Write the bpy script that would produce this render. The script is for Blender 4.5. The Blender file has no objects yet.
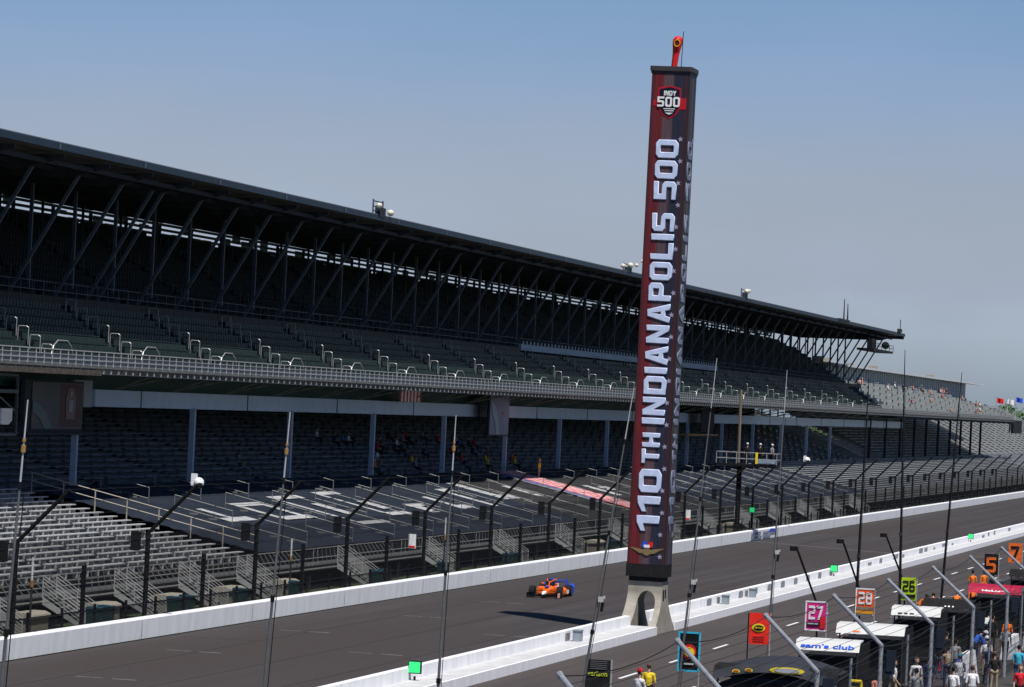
import bpy, bmesh, math, random
from mathutils import Vector, Matrix
import numpy as np
random.seed(7)
R = math.radians
C = bpy.context.scene.collection
S = bpy.context.scene

# ------------------------------------------------------------------ camera
H = 11.5
PIT, YAW, ROLL = R(0.8128701680750534), R(12.230139129417209), R(2.6909213878366094)
cam = bpy.data.cameras.new('camera'); co = bpy.data.objects.new('camera', cam); C.objects.link(co)
cam.sensor_width = 36.0; cam.lens = 4000 * 36.0 / 1024; cam.clip_start = 1; cam.clip_end = 20000
fw = Vector((-math.sin(YAW) * math.cos(PIT), math.cos(YAW) * math.cos(PIT), math.sin(PIT)))
rt0 = Vector((math.cos(YAW), math.sin(YAW), 0)); up0 = rt0.cross(fw)
rt = rt0 * math.cos(ROLL) + up0 * math.sin(ROLL)
up = up0 * math.cos(ROLL) - rt0 * math.sin(ROLL)
M = Matrix((rt, up, -fw)).transposed().to_4x4(); M.translation = (0, 0, H)
co.matrix_world = M
S.camera = co

# ------------------------------------------------------------------ world, sun, exposure
SUN = Vector((9.0, -10.9, 28.6)).normalized()
w = bpy.data.worlds.new("World"); S.world = w; w.use_nodes = True
nt = w.node_tree; nt.nodes.clear()
out = nt.nodes.new('ShaderNodeOutputWorld'); bg = nt.nodes.new('ShaderNodeBackground')
sky = nt.nodes.new('ShaderNodeTexSky'); sky.sky_type = 'NISHITA'; sky.sun_disc = False
sky.sun_elevation = math.asin(SUN.z); sky.sun_rotation = math.atan2(SUN.x, SUN.y)
sky.air_density = 1.0; sky.dust_density = 1.6; sky.ozone_density = 1.4
bg.inputs['Strength'].default_value = 0.129
tc = nt.nodes.new('ShaderNodeTexCoord'); sep = nt.nodes.new('ShaderNodeSeparateXYZ')
nt.links.new(tc.outputs['Generated'], sep.inputs[0])
# pale haze low over the horizon, clearer blue a few degrees up, with faint thin cirrus
mp = nt.nodes.new('ShaderNodeMapping'); mp.inputs['Scale'].default_value = (7, 7, 22)
nt.links.new(tc.outputs['Generated'], mp.inputs[0])
nz = nt.nodes.new('ShaderNodeTexNoise'); nz.inputs['Scale'].default_value = 1.3; nz.inputs['Detail'].default_value = 5
nt.links.new(mp.outputs[0], nz.inputs['Vector'])
mz = nt.nodes.new('ShaderNodeMath'); mz.operation = 'MULTIPLY_ADD'; mz.inputs[1].default_value = 0.034; mz.inputs[2].default_value = -0.017
nt.links.new(nz.outputs['Fac'], mz.inputs[0])
ad = nt.nodes.new('ShaderNodeMath'); ad.operation = 'ADD'
nt.links.new(sep.outputs['Z'], ad.inputs[0]); nt.links.new(mz.outputs[0], ad.inputs[1])
rp = nt.nodes.new('ShaderNodeValToRGB'); e = rp.color_ramp.elements
e[0].position = 0.0; e[0].color = (0.62, 0.72, 0.95, 1)
e[1].position = 0.10; e[1].color = (0.2625, 0.324, 0.446, 1)
for p_, c_ in ((0.02, (.50, .575, .82)), (0.033, (.42, .455, .65)), (0.05, (.385, .40, .53)), (0.064, (.362, .368, .48)), (0.078, (.315, .35, .486)), (0.3, (.08, .135, .225))):
    x_ = e.new(p_); x_.color = (*c_, 1)
nt.links.new(ad.outputs[0], rp.inputs[0])
mx = nt.nodes.new('ShaderNodeMix'); mx.data_type = 'RGBA'; mx.blend_type = 'MULTIPLY'; mx.inputs[0].default_value = 1.0
nt.links.new(sky.outputs[0], mx.inputs[6]); sc_ = nt.nodes.new('ShaderNodeVectorMath'); sc_.operation = 'SCALE'; sc_.inputs['Scale'].default_value = 1.6; nt.links.new(rp.outputs[0], sc_.inputs[0]); nt.links.new(sc_.outputs[0], mx.inputs[7])
nt.links.new(mx.outputs[2], bg.inputs['Color']); nt.links.new(bg.outputs[0], out.inputs[0])

sl = bpy.data.lights.new('sun', 'SUN'); sl.energy = 4.7; sl.angle = R(0.55); sl.color = (1.0, 0.96, 0.9)
so = bpy.data.objects.new('sun', sl); C.objects.link(so); so.rotation_euler = SUN.to_track_quat('Z', 'Y').to_euler(); so.location = (60, -60, 90)
S.view_settings.view_transform = 'Standard'; S.view_settings.look = 'None'; S.view_settings.gamma = 1
S.view_settings.exposure = 0.25
S.cycles.max_bounces = 5; S.cycles.diffuse_bounces = 3

# ------------------------------------------------------------------ materials
MATS = {}
def mat(name, col, rough=0.7, metal=0.0, var=0.12, scale=2.0, bump=0.0, col2=None, emit=0, stretch=(1, 1, 1), alpha=1.0, spec=0.22):
    if name in MATS: return MATS[name]
    m = bpy.data.materials.new(name); m.use_nodes = True; n = m.node_tree.nodes; l = m.node_tree.links
    b = n['Principled BSDF']; b.inputs['Roughness'].default_value = rough; b.inputs['Metallic'].default_value = metal
    b.inputs['Specular IOR Level'].default_value = spec if max(col) > .06 or rough < .1 else min(spec, .06)
    t = n.new('ShaderNodeTexCoord'); mpp = n.new('ShaderNodeMapping'); mpp.inputs['Scale'].default_value = stretch
    l.new(t.outputs['Object'], mpp.inputs[0])
    z = n.new('ShaderNodeTexNoise'); z.inputs['Scale'].default_value = scale; z.inputs['Detail'].default_value = 6; z.inputs['Roughness'].default_value = 0.6
    l.new(mpp.outputs[0], z.inputs['Vector'])
    r = n.new('ShaderNodeValToRGB'); r.color_ramp.elements[0].position = 0.3; r.color_ramp.elements[1].position = 0.7
    c2 = col2 or tuple(min(1, c * (1 + var)) for c in col)
    c1 = col if col2 else tuple(c * (1 - var) for c in col)
    r.color_ramp.elements[0].color = (*c1, 1); r.color_ramp.elements[1].color = (*c2, 1)
    l.new(z.outputs['Fac'], r.inputs[0]); l.new(r.outputs[0], b.inputs['Base Color'])
    if bump:
        bb = n.new('ShaderNodeBump'); bb.inputs['Strength'].default_value = bump; bb.inputs['Distance'].default_value = 0.05
        z2 = n.new('ShaderNodeTexNoise'); z2.inputs['Scale'].default_value = scale * 8; l.new(mpp.outputs[0], z2.inputs['Vector'])
        l.new(z2.outputs['Fac'], bb.inputs['Height']); l.new(bb.outputs[0], b.inputs['Normal'])
    if emit:
        b.inputs['Emission Color'].default_value = (*col, 1); b.inputs['Emission Strength'].default_value = emit
    if alpha < 1: b.inputs['Alpha'].default_value = alpha
    MATS[name] = m; return m

def asphalt(name, c1, c2, c3):
    m = bpy.data.materials.new(name); m.use_nodes = True; n = m.node_tree.nodes; l = m.node_tree.links
    b = n['Principled BSDF']; b.inputs['Roughness'].default_value = 0.82; b.inputs['Specular IOR Level'].default_value = 0.25
    t = n.new('ShaderNodeTexCoord')
    def noise(sc, st, det=5):
        mp = n.new('ShaderNodeMapping'); mp.inputs['Scale'].default_value = st; l.new(t.outputs['Object'], mp.inputs[0])
        z = n.new('ShaderNodeTexNoise'); z.inputs['Scale'].default_value = sc; z.inputs['Detail'].default_value = det; l.new(mp.outputs[0], z.inputs['Vector']); return z
    a = noise(1.0, (1.2, 0.012, 1)); bn = noise(1.0, (0.09, 0.02, 1)); cn = noise(9.0, (1, 0.25, 1), 8)
    r = n.new('ShaderNodeValToRGB'); r.color_ramp.elements[0].color = (*c1, 1); r.color_ramp.elements[1].color = (*c2, 1)
    r.color_ramp.elements[0].position = 0.35; r.color_ramp.elements[1].position = 0.66
    l.new(a.outputs['Fac'], r.inputs[0])
    r2 = n.new('ShaderNodeValToRGB'); r2.color_ramp.elements[0].position = 0.4; r2.color_ramp.elements[1].position = 0.6
    l.new(bn.outputs['Fac'], r2.inputs[0])
    mxx = n.new('ShaderNodeMix'); mxx.data_type = 'RGBA'; l.new(r2.outputs[0], mxx.inputs[0]); l.new(r.outputs[0], mxx.inputs[6]); mxx.inputs[7].default_value = (*c3, 1)
    m3 = n.new('ShaderNodeMix'); m3.data_type = 'RGBA'; m3.blend_type = 'MULTIPLY'; m3.inputs[0].default_value = 0.35
    l.new(mxx.outputs[2], m3.inputs[6]); l.new(cn.outputs['Fac'], m3.inputs[7])
    l.new(m3.outputs[2], b.inputs['Base Color'])
    MATS[name] = m; return m

ASPH = asphalt('track asphalt', (0.047, 0.042, 0.042), (0.068, 0.060, 0.059), (0.054, 0.044, 0.041))
PITA = asphalt('pit asphalt', (0.072, 0.059, 0.055), (0.090, 0.073, 0.068), (0.060, 0.053, 0.051))
CONC = mat('walkway concrete', (0.30, 0.27, 0.22), 0.9, var=0.15, scale=0.8, bump=0.2)
CONC2 = mat('dark concrete', (0.10, 0.10, 0.10), 0.9, var=0.2, scale=0.5)
GRASS = mat('grass', (0.035, 0.065, 0.02), 0.95, col2=(0.06, 0.09, 0.03), scale=0.6)
LEDGE = mat('sun toned white ledge', (0.42, 0.42, 0.42), 0.8, col2=(0.56, 0.56, 0.56), scale=1.5)  # base white darkened to hold back sun glare on the ledge top
WALLW = mat('white wall paint', (0.72, 0.72, 0.74), 0.6, col2=(0.88, 0.88, 0.90), scale=1.0, stretch=(1, 1.4, .25))
WALLD = mat('grey wall slot', (0.20, 0.21, 0.23), 0.7)
PCONC = mat('pylon concrete', (0.24, 0.22, 0.185), 0.9, col2=(0.36, 0.335, 0.29), scale=1.5, bump=0.3)
STEEL = mat('blue grey painted steel', (0.062, 0.08, 0.105), 0.5, var=0.2, scale=3)
STEELD = mat('dark steel', (0.034, 0.038, 0.046), 0.6, var=0.25, scale=2)
BEAM = mat('pale blue fascia paint', (0.50, 0.60, 0.74), 0.55, var=0.08, scale=1.2)
COLM = mat('blue grey column paint', (0.36, 0.45, 0.56), 0.55, var=0.1)
ROOF = mat('roof decking', (0.062, 0.058, 0.056), 0.8, var=0.3, scale=0.6, stretch=(3, 0.3, 1))
ROOFT = mat('roof top sheet', (0.16, 0.19, 0.22), 0.6, var=0.15)
ROOFE = mat('roof edge trim', (0.018, 0.03, 0.05), 0.4, var=0.15, scale=1)
SLAT = mat('pale back panel', (0.36, 0.38, 0.42), 0.7, var=0.12, scale=0.7)
SEATG = mat('dark green seat plastic', (0.022, 0.040, 0.038), 0.45, var=0.2, scale=2)
DECKC = mat('deck concrete', (0.030, 0.036, 0.045), 0.9, var=0.2, scale=1.5)  # concrete darkened to put shade between and behind the seat rows
GREENP = mat('dark green panel', (0.025, 0.070, 0.060), 0.6, var=0.2)
RAIL = mat('pale rail metal', (0.38, 0.38, 0.38), 0.4, metal=0.2, var=0.1)
RAILM = mat('guardrail infill panel', (0.17, 0.185, 0.20), 0.5, var=0.2, scale=5)
ALU = mat('bench aluminium', (0.46, 0.46, 0.455), 0.5, metal=0.1, var=0.18, scale=4)
ALUF = mat('far bench aluminium', (0.34, 0.35, 0.36), 0.5, metal=0.1, var=0.25, scale=3)
ALUD = mat('stand framing', (0.09, 0.095, 0.095), 0.6, var=0.3, scale=5)
TARP = mat('navy tarpaulin', (0.015, 0.020, 0.031), 0.7, col2=(0.024, 0.029, 0.040), scale=0.5, bump=0.6, stretch=(1, 0.5, 1))
TARPG = mat('charcoal tarpaulin', (0.024, 0.024, 0.025), 0.75, col2=(0.038, 0.038, 0.039), scale=0.7, bump=0.5)
TW = mat('white tarp lettering', (0.20, 0.20, 0.205), 0.8, col2=(0.48, 0.48, 0.48), scale=1.1)
TR = mat('faded red stripe', (0.55, 0.15, 0.16), 0.8, var=0.15)
TWR = mat('faded white stripe', (0.58, 0.38, 0.38), 0.8, var=0.15)
TB = mat('faded blue canton', (0.09, 0.10, 0.22), 0.8, var=0.3, scale=4)
BLK = mat('black paint', (0.012, 0.012, 0.013), 0.5, var=0.2)
BLKC = mat('black fabric', (0.018, 0.018, 0.019), 0.85, var=0.3, scale=5)
BINS = mat('dark green bin', (0.012, 0.045, 0.045), 0.5, var=0.2)
TAN = mat('tan cover', (0.26, 0.23, 0.18), 0.8, var=0.1)
GALV = mat('galvanised steel', (0.40, 0.42, 0.45), 0.35, metal=0.5, var=0.15, scale=6)
CABLE = mat('dark cable', (0.03, 0.03, 0.032), 0.5, metal=0.5)
MAST = mat('grey mast', (0.13, 0.135, 0.14), 0.4, metal=0.3, var=0.2)
WHT = mat('clean white', (0.75, 0.75, 0.75), 0.5, var=0.04)
WLET = mat('screen lettering', (0.52, 0.60, 0.80), 0.5, var=0.12, scale=3)
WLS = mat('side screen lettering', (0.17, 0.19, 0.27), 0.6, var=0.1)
ORANGE = mat('orange paint', (0.80, 0.13, 0.01), 0.35, var=0.05)
FORANGE = mat('orange cloth', (0.75, 0.14, 0.02), 0.8, var=0.1)
RED = mat('red paint', (0.62, 0.02, 0.02), 0.45, var=0.1)
YEL = mat('yellow paint', (0.80, 0.62, 0.03), 0.5, var=0.05)
BLUE = mat('blue paint', (0.02, 0.08, 0.55), 0.4, var=0.1)
CYAN = mat('cyan paint', (0.03, 0.42, 0.62), 0.5, var=0.05)
PINK = mat('magenta print', (0.62, 0.02, 0.22), 0.5, var=0.05)
LIME = mat('lime print', (0.45, 0.62, 0.02), 0.5, var=0.05)
AMB = mat('amber print', (0.65, 0.30, 0.02), 0.5, var=0.05)
REDO = mat('red orange print', (0.72, 0.09, 0.02), 0.5, var=0.15, scale=1)
RUB = mat('tyre rubber', (0.018, 0.018, 0.019), 0.75)
GLS = mat('dark glass', (0.01, 0.012, 0.016), 0.08)
GLOW = mat('green signal lamp', (0.03, 0.62, 0.17), 0.5, var=0.35, scale=14, emit=0.55)
BARK = mat('bark', (0.10, 0.075, 0.05), 0.9)
LEAF = [mat('leaf green %d' % i, c, 0.8, var=0.25) for i, c in enumerate([(0.05, 0.10, 0.025), (0.075, 0.14, 0.03), (0.035, 0.075, 0.02)])]

# ------------------------------------------------------------------ mesh helpers
class MB:
    def __init__(s): s.v = []; s.f = []; s.m = []
    def add(s, vs, fs, mi=0):
        o = len(s.v); s.v += [tuple(v) for v in vs]; s.f += [tuple(i + o for i in f) for f in fs]; s.m += [mi] * len(fs); return s
    def box(s, x0, x1, y0, y1, z0, z1, mi=0):
        vs = [(x, y, z) for x in (x0, x1) for y in (y0, y1) for z in (z0, z1)]
        return s.add(vs, [(0, 1, 3, 2), (4, 6, 7, 5), (0, 4, 5, 1), (2, 3, 7, 6), (0, 2, 6, 4), (1, 5, 7, 3)], mi)
    def bar(s, a, b, r, n=6, r2=None, mi=0, wd=None):
        a = Vector(a); b = Vector(b); d = (b - a)
        if d.length < 1e-6: return s
        d.normalize(); u = d.cross(Vector((0, 0, 1)) if abs(d.z) < 0.95 else Vector((0, 1, 0))).normalized(); v = d.cross(u)
        r2 = r if r2 is None else r2; vs = []
        for p, rr in ((a, r), (b, r2)):
            for k in range(n):
                t = 2 * math.pi * (k + 0.5) / n; vs.append(p + (u * math.cos(t) + v * math.sin(t)) * rr)
        fs = [(k, (k + 1) % n, n + (k + 1) % n, n + k) for k in range(n)] + [tuple(range(n))[::-1], tuple(range(n, 2 * n))]
        return s.add(vs, fs, mi)
    def path(s, pts, r, n=6, mi=0):
        for a, b in zip(pts, pts[1:]): s.bar(a, b, r, n, mi=mi)
        return s
    def prism(s, poly, axis, a, b, mi=0):
        n = len(poly)
        def P(p, t):
            return {'x': (t, p[0], p[1]), 'y': (p[0], t, p[1]), 'z': (p[0], p[1], t)}[axis]
        vs = [P(p, a) for p in poly] + [P(p, b) for p in poly]
        return s.add(vs, [(k, (k + 1) % n, n + (k + 1) % n, n + k) for k in range(n)] + [tuple(range(n))[::-1], tuple(range(n, 2 * n))], mi)
    def ball(s, c, r, mi=0, n=10, m=7, sc=(1, 1, 1)):
        vs = []; fs = []
        for i in range(m + 1):
            ph = math.pi * i / m
            for j in range(n):
                th = 2 * math.pi * j / n
                vs.append((c[0] + r * sc[0] * math.sin(ph) * math.cos(th), c[1] + r * sc[1] * math.sin(ph) * math.sin(th), c[2] + r * sc[2] * math.cos(ph)))
        for i in range(m):
            for j in range(n): fs.append((i * n + j, i * n + (j + 1) % n, (i + 1) * n + (j + 1) % n, (i + 1) * n + j))
        return s.add(vs, fs, mi)
    def loft(s, secs, mi=0, cap=True):
        n = len(secs[0]); vs = [p for q in secs for p in q]; fs = []
        for i in range(len(secs) - 1):
            for k in range(n): fs.append((i * n + k, i * n + (k + 1) % n, (i + 1) * n + (k + 1) % n, (i + 1) * n + k))
        if cap: fs += [tuple(range(n))[::-1], tuple(range((len(secs) - 1) * n, len(secs) * n))]
        return s.add(vs, fs, mi)
    def mesh(s, name, mats, off=(0, 0, 0)):
        me = bpy.data.meshes.new(name)
        me.from_pydata([(x - off[0], y - off[1], z - off[2]) for x, y, z in s.v], [], s.f)
        for m in (mats if isinstance(mats, (list, tuple)) else [mats]): me.materials.append(m)
        if any(s.m): me.polygons.foreach_set('material_index', s.m)
        bm = bmesh.new(); bm.from_mesh(me); bmesh.ops.recalc_face_normals(bm, faces=bm.faces); bm.to_mesh(me); bm.free()
        return me

def link(name, me, parent=None, loc=(0, 0, 0), rot=(0, 0, 0)):
    o = bpy.data.objects.new(name, me); C.objects.link(o); o.location = loc; o.rotation_euler = rot
    if parent: o.parent = parent
    return o
def part(name, mb, mats, parent, world=True, label=None):
    off = (0, 0, 0)
    if world:
        p = parent; off = Vector((0, 0, 0))
        while p: off = off + p.location; p = p.parent
    o = link(name, mb.mesh(name, mats, off), parent)
    if label: o['label'] = label
    return o
def tag(o, label, cat, group=None):
    o['label'] = label; o['category'] = cat
    if group: o['group'] = group
    return o
def thing(name, label, cat, loc=(0, 0, 0), group=None, rz=0):
    o = bpy.data.objects.new(name, None); C.objects.link(o); o.location = loc; o.rotation_euler = (0, 0, rz); o.empty_display_size = 0.3
    return tag(o, label, cat, group)
def solo(name, mb, mats, label, cat, group=None, loc=None):
    if loc is None: loc = mb.v[0]
    o = link(name, mb.mesh(name, mats, loc), None, loc); return tag(o, label, cat, group)
def struct(name, mb, mats, kind='structure'):
    o = link(name, mb.mesh(name, mats)); o['kind'] = kind; return o
def copy_tree(o, loc=None, label=None, parent=None):
    c = o.copy(); C.objects.link(c)
    if parent: c.parent = parent
    if loc is not None: c.location = loc
    if label: c['label'] = label
    for ch in list(o.children): copy_tree(ch, parent=c)
    return c
def ordinal(n):
    w = ['first', 'second', 'third', 'fourth', 'fifth', 'sixth', 'seventh', 'eighth', 'ninth', 'tenth', 'eleventh', 'twelfth']
    if n <= 12: return w[n - 1]
    s = 'th' if 10 < n % 100 < 14 else {1: 'st', 2: 'nd', 3: 'rd'}.get(n % 10, 'th')
    return '%d%s' % (n, s)

# glyph outlines on a 4.6 x 7 grid
def CR(x0, y0, x1, y1, c): return [(x0 + c, y0), (x1 - c, y0), (x1, y0 + c), (x1, y1 - c), (x1 - c, y1), (x0 + c, y1), (x0, y1 - c), (x0, y0 + c)]
_q = 1.25
GL = {
 '0': (4.6, [CR(0, 0, 4.6, 7, .9), CR(_q, _q, 3.35, 5.75, .3)]),
 '1': (3.0, [[(1.6, 0), (3, 0), (3, 7), (1.7, 7), (0, 5.6), (0, 4.3), (1.6, 5.2)]]),
 'T': (4.6, [[(0, 7), (0, 5.75), (1.65, 5.75), (1.65, 0), (2.95, 0), (2.95, 5.75), (4.6, 5.75), (4.6, 7)]]),
 'H': (4.6, [[(0, 0), (_q, 0), (_q, 2.9), (3.35, 2.9), (3.35, 0), (4.6, 0), (4.6, 7), (3.35, 7), (3.35, 4.15), (_q, 4.15), (_q, 7), (0, 7)]]),
 'I': (1.4, [[(0, 0), (1.4, 0), (1.4, 7), (0, 7)]]),
 'N': (4.6, [[(0, 0), (_q, 0), (_q, 4.6), (3.35, 0), (4.6, 0), (4.6, 7), (3.35, 7), (3.35, 2.4), (_q, 7), (0, 7)]]),
 'D': (4.6, [[(0, 0), (3.6, 0), (4.6, 1), (4.6, 6), (3.6, 7), (0, 7)], [(_q, _q), (3.1, _q), (3.35, 1.5), (3.35, 5.5), (3.1, 5.75), (_q, 5.75)]]),
 'A': (4.8, [[(0, 0), (1.3, 0), (1.62, 1.5), (3.18, 1.5), (3.5, 0), (4.8, 0), (3.2, 7), (1.6, 7)], [(1.87, 2.7), (2.93, 2.7), (2.45, 5.8), (2.35, 5.8)]]),
 'P': (4.6, [[(0, 0), (_q, 0), (_q, 2.5), (3.8, 2.5), (4.6, 3.3), (4.6, 6.2), (3.8, 7), (0, 7)], [(_q, 3.7), (3.35, 3.7), (3.35, 5.75), (_q, 5.75)]]),
 'L': (4.2, [[(0, 0), (4.2, 0), (4.2, _q), (_q, _q), (_q, 7), (0, 7)]]),
 'S': (4.6, [[(0, 0), (3.8, 0), (4.6, .8), (4.6, 3.3), (3.8, 4.1), (_q, 4.1), (_q, 5.75), (4.6, 5.75), (4.6, 7), (.8, 7), (0, 6.2), (0, 3.7), (.8, 2.9), (3.35, 2.9), (3.35, _q), (0, _q)]]),
 '5': (4.6, [[(0, 0), (3.8, 0), (4.6, .8), (4.6, 3.5), (3.8, 4.3), (_q, 4.3), (_q, 5.75), (4.6, 5.75), (4.6, 7), (0, 7), (0, 3.05), (3.35, 3.05), (3.35, _q), (0, _q)]]),
 '2': (4.6, [[(0, 0), (4.6, 0), (4.6, _q), (_q, _q), (_q, 2.9), (3.8, 2.9), (4.6, 3.7), (4.6, 6.2), (3.8, 7), (0, 7), (0, 5.75), (3.35, 5.75), (3.35, 4.1), (.8, 4.1), (0, 3.3)]]),
 '6': (4.6, [[(.8, 0), (3.8, 0), (4.6, .8), (4.6, 3.4), (3.8, 4.2), (_q, 4.2), (_q, 5.75), (4.2, 5.75), (4.2, 7), (.8, 7), (0, 6.2), (0, .8)], CR(_q, _q, 3.35, 3, .2)]),
 '7': (4.6, [[(0, 7), (4.6, 7), (4.6, 5.6), (2.4, 0), (1, 0), (3.1, 5.75), (0, 5.75)]]),
 '8': (4.6, [CR(0, 0, 4.6, 7, .9), CR(_q, _q, 3.35, 3, .2), CR(_q, 4.2, 3.35, 5.8, .2)]),
 'Y': (4.6, [[(1.65, 0), (2.95, 0), (2.95, 2.8), (4.6, 7), (3.3, 7), (2.3, 4.3), (1.3, 7), (0, 7), (1.65, 2.8)]]),
}
GL['O'] = GL['0']
def glyph_mesh(text, height, length, depth=0.03, bevel=0.0, gap=0.9, slant=0.0):
    """flat lettering in the local XY plane, thick in +Z; text runs +X"""
    cu = bpy.data.curves.new('lettering', 'CURVE'); cu.dimensions = '2D'; cu.fill_mode = 'BOTH'
    cu.extrude = depth; cu.bevel_depth = bevel; cu.bevel_resolution = 0
    wtot = sum((GL[c][0] if c != ' ' else 3.0) + gap for c in text) - gap
    sx = length / wtot; sy = height / 7.0; x = 0
    for c in text:
        if c == ' ': x += 3.0 + gap; continue
        wd, polys = GL[c]
        for pl in polys:
            sp = cu.splines.new('POLY'); sp.points.add(len(pl) - 1)
            for i, (px, py) in enumerate(pl): sp.points[i].co = ((x + px + slant * py) * sx, py * sy, 0, 1)
            sp.use_cyclic_u = True
        x += wd + gap
    o = bpy.data.objects.new('tmp', cu); C.objects.link(o)
    me = bpy.data.meshes.new_from_object(o.evaluated_get(bpy.context.evaluated_depsgraph_get()))
    bpy.data.objects.remove(o); me.name = 'lettering'; return me
def font_mesh(text, size, width=None, depth=0.012, offset=0.02):
    cu = bpy.data.curves.new('writing', 'FONT'); cu.body = text; cu.size = size; cu.extrude = depth; cu.offset = offset * size
    cu.align_x = 'CENTER'; cu.align_y = 'CENTER'
    o = bpy.data.objects.new('tmp', cu); C.objects.link(o)
    me = bpy.data.meshes.new_from_object(o.evaluated_get(bpy.context.evaluated_depsgraph_get()))
    bpy.data.objects.remove(o); me.name = 'writing'
    if width:
        xs = [v.co.x for v in me.vertices]; k = width / max(1e-6, max(xs) - min(xs))
        for v in me.vertices: v.co.x *= k
    return me
def facing(o, origin, xdir, ydir):
    xdir = Vector(xdir).normalized(); ydir = Vector(ydir).normalized(); z = xdir.cross(ydir)
    m = Matrix((xdir, ydir, z)).transposed().to_4x4(); m.translation = Vector(origin)
    w = Matrix.Identity(4); p = o.parent
    while p: w = p.matrix_basis @ w; p = p.parent
    o.matrix_basis = w.inverted() @ m
def lettering(name, me, m, parent, origin, xdir, ydir):
    me.materials.clear(); me.materials.append(m); o = link(name, me, parent); facing(o, origin, xdir, ydir); return o

# ------------------------------------------------------------------ ground, track, roads
Y0, Y1 = -60, 1500
struct('ground', MB().add([(-6000, -800, -.06), (6000, -800, -.06), (6000, 9000, -.06), (-6000, 9000, -.06)], [(0, 1, 2, 3)]), GRASS)
struct('track', MB().box(-53.6, -36.7, Y0, Y1, -.3, 0), ASPH)
struct('pit_lane', MB().box(-35.0, -14.0, Y0, Y1, -.3, -.004), PITA)
struct('pit_walkway', MB().box(-14.0, 8, Y0, Y1, -.3, -.012), CONC2)
struct('outer_walkway', MB().box(-57.3, -54.15, Y0, Y1, -.3, 0.0), CONC)
struct('verge', MB().box(-59.9, -57.3, Y0, Y1, -.3, -.01), GRASS)
struct('stand_floor', MB().box(-150, -59.9, Y0, Y1, -.3, -.015), CONC2)
pm = MB()
for xl, st in ((-30.7, 0), (-27.1, 6)):
    y = 80 + st
    while y < 700: pm.box(xl - .07, xl + .07, y, y + 4.2, -.003, .004); y += 12.3
# pit boxes' cross lines
for k in range(14):
    y = 120 + 15.9 * k; pm.box(-27.0, -24.6, y - .06, y + .06, -.003, .004)
struct('pit_markings', pm, WHT)
tm = MB()
tm.add([(-53.6, 351.8, .004), (-53.6, 352.5, .004), (-36.75, 337.4, .004), (-36.75, 336.7, .004)], [(0, 1, 2, 3)])
for (mx_, my_) in ((-49.2, 166.4), (-47.3, 148.3), (-49.3, 185), (-47.7, 203.2), (-47.7, 222), (-47.9, 241), (-40.6, 191), (-42.5, 172), (-46, 262), (-41.0, 252)):
    tm.box(mx_ - .08, mx_ + .9, my_, my_ + .3, 0.0005, .004)
    tm.box(mx_ - 1.6, mx_ - .5, my_ + .15, my_ + .35, 0.0005, .004)
sm_ = MB()
for x in (-49.3, -45.0, -40.9): sm_.box(x - .03, x + .03, Y0, 900, -.003, .002)
for x0_, x1_, y0_, y1_ in ((-52.8, -49.4, 176, 186), (-44.9, -41.0, 214, 219), (-49.2, -45.1, 262, 275), (-40.8, -37.2, 300, 312)):
    sm_.box(x0_, x1_, y0_, y0_ + .08, -.003, .002).box(x0_, x1_, y1_, y1_ + .08, -.003, .002)
struct('track_seams', sm_, mat('sealed seam', (0.026, 0.023, 0.023), 0.7))
struct('track_markings', tm, mat('worn road paint', (0.19, 0.18, 0.18), 0.8, col2=(0.07, 0.065, 0.065), scale=3))

# ------------------------------------------------------------------ outer wall
t = thing('outer_wall', 'long white concrete wall on the far side of the track below the catch fence', 'wall', (-53.95, 150, 0))
part('wall_face', MB().prism([(-53.8, 0), (-53.75, .88), (-53.8, .96), (-54.1, .96), (-54.15, 0)], 'y', Y0, Y1), WALLW, t)
jm = MB()
for k in range(40): jm.box(-53.752, -53.742, 100 + 18.1 * k, 100.05 + 18.1 * k, 0.05, .86)
part('joint', jm, mat('wall joint', (0.35, 0.35, 0.37), 0.8), t)
lg = MB()
for a, b, c, d in ((352, 353.2, .15, .7), (354.2, 357.5, .5, .76), (354.4, 358.2, .16, .38), (359, 362.5, .5, .7), (359, 363.6, .18, .4), (363, 366.5, .42, .66)): lg.box(-53.756, -53.735, a, b, c, d)
lg.add([(-53.73, 362, .62), (-53.73, 366.5, .55), (-53.73, 366, .84), (-53.73, 363.4, .9)], [(0, 1, 2, 3)], 1)
part('painted_emblem', lg, [mat('grey wall lettering', (0.22, 0.23, 0.28), 0.7), BLUE], t)

# ------------------------------------------------------------------ inner double wall
t = thing('inner_wall', 'low stepped white concrete wall between the track and pit lane', 'wall', (-36, 190, 0))
part('track_side_wall', MB().box(-36.7, -36.38, Y0, 199.2, 0, .9).box(-36.7, -36.38, 204.6, Y1, 0, .9), WALLW, t)
part('pit_side_wall', MB().box(-36.38, -35.0, Y0, 199.2, 0, .42).box(-36.38, -35.0, 204.6, Y1, 0, .42), WALLW, t)
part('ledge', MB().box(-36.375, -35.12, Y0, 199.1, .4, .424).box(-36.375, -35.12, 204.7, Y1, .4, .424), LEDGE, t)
om = MB()
for k in range(10):
    y = 223.6 + 5.75 * k; om.prism([(y - .8, .5), (y - .6, .45), (y + .6, .45), (y + .8, .5), (y + .8, .78), (y + .5, .84), (y - .5, .84), (y - .8, .78)], 'x', -36.39, -36.365)
for k, yy in enumerate((183, 208.5, 226.8, 237.3)):
    om.prism([(yy - .5, .45), (yy + .5, .45), (yy + .5, .8), (yy - .5, .8)], 'x', -36.39, -36.35)
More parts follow.
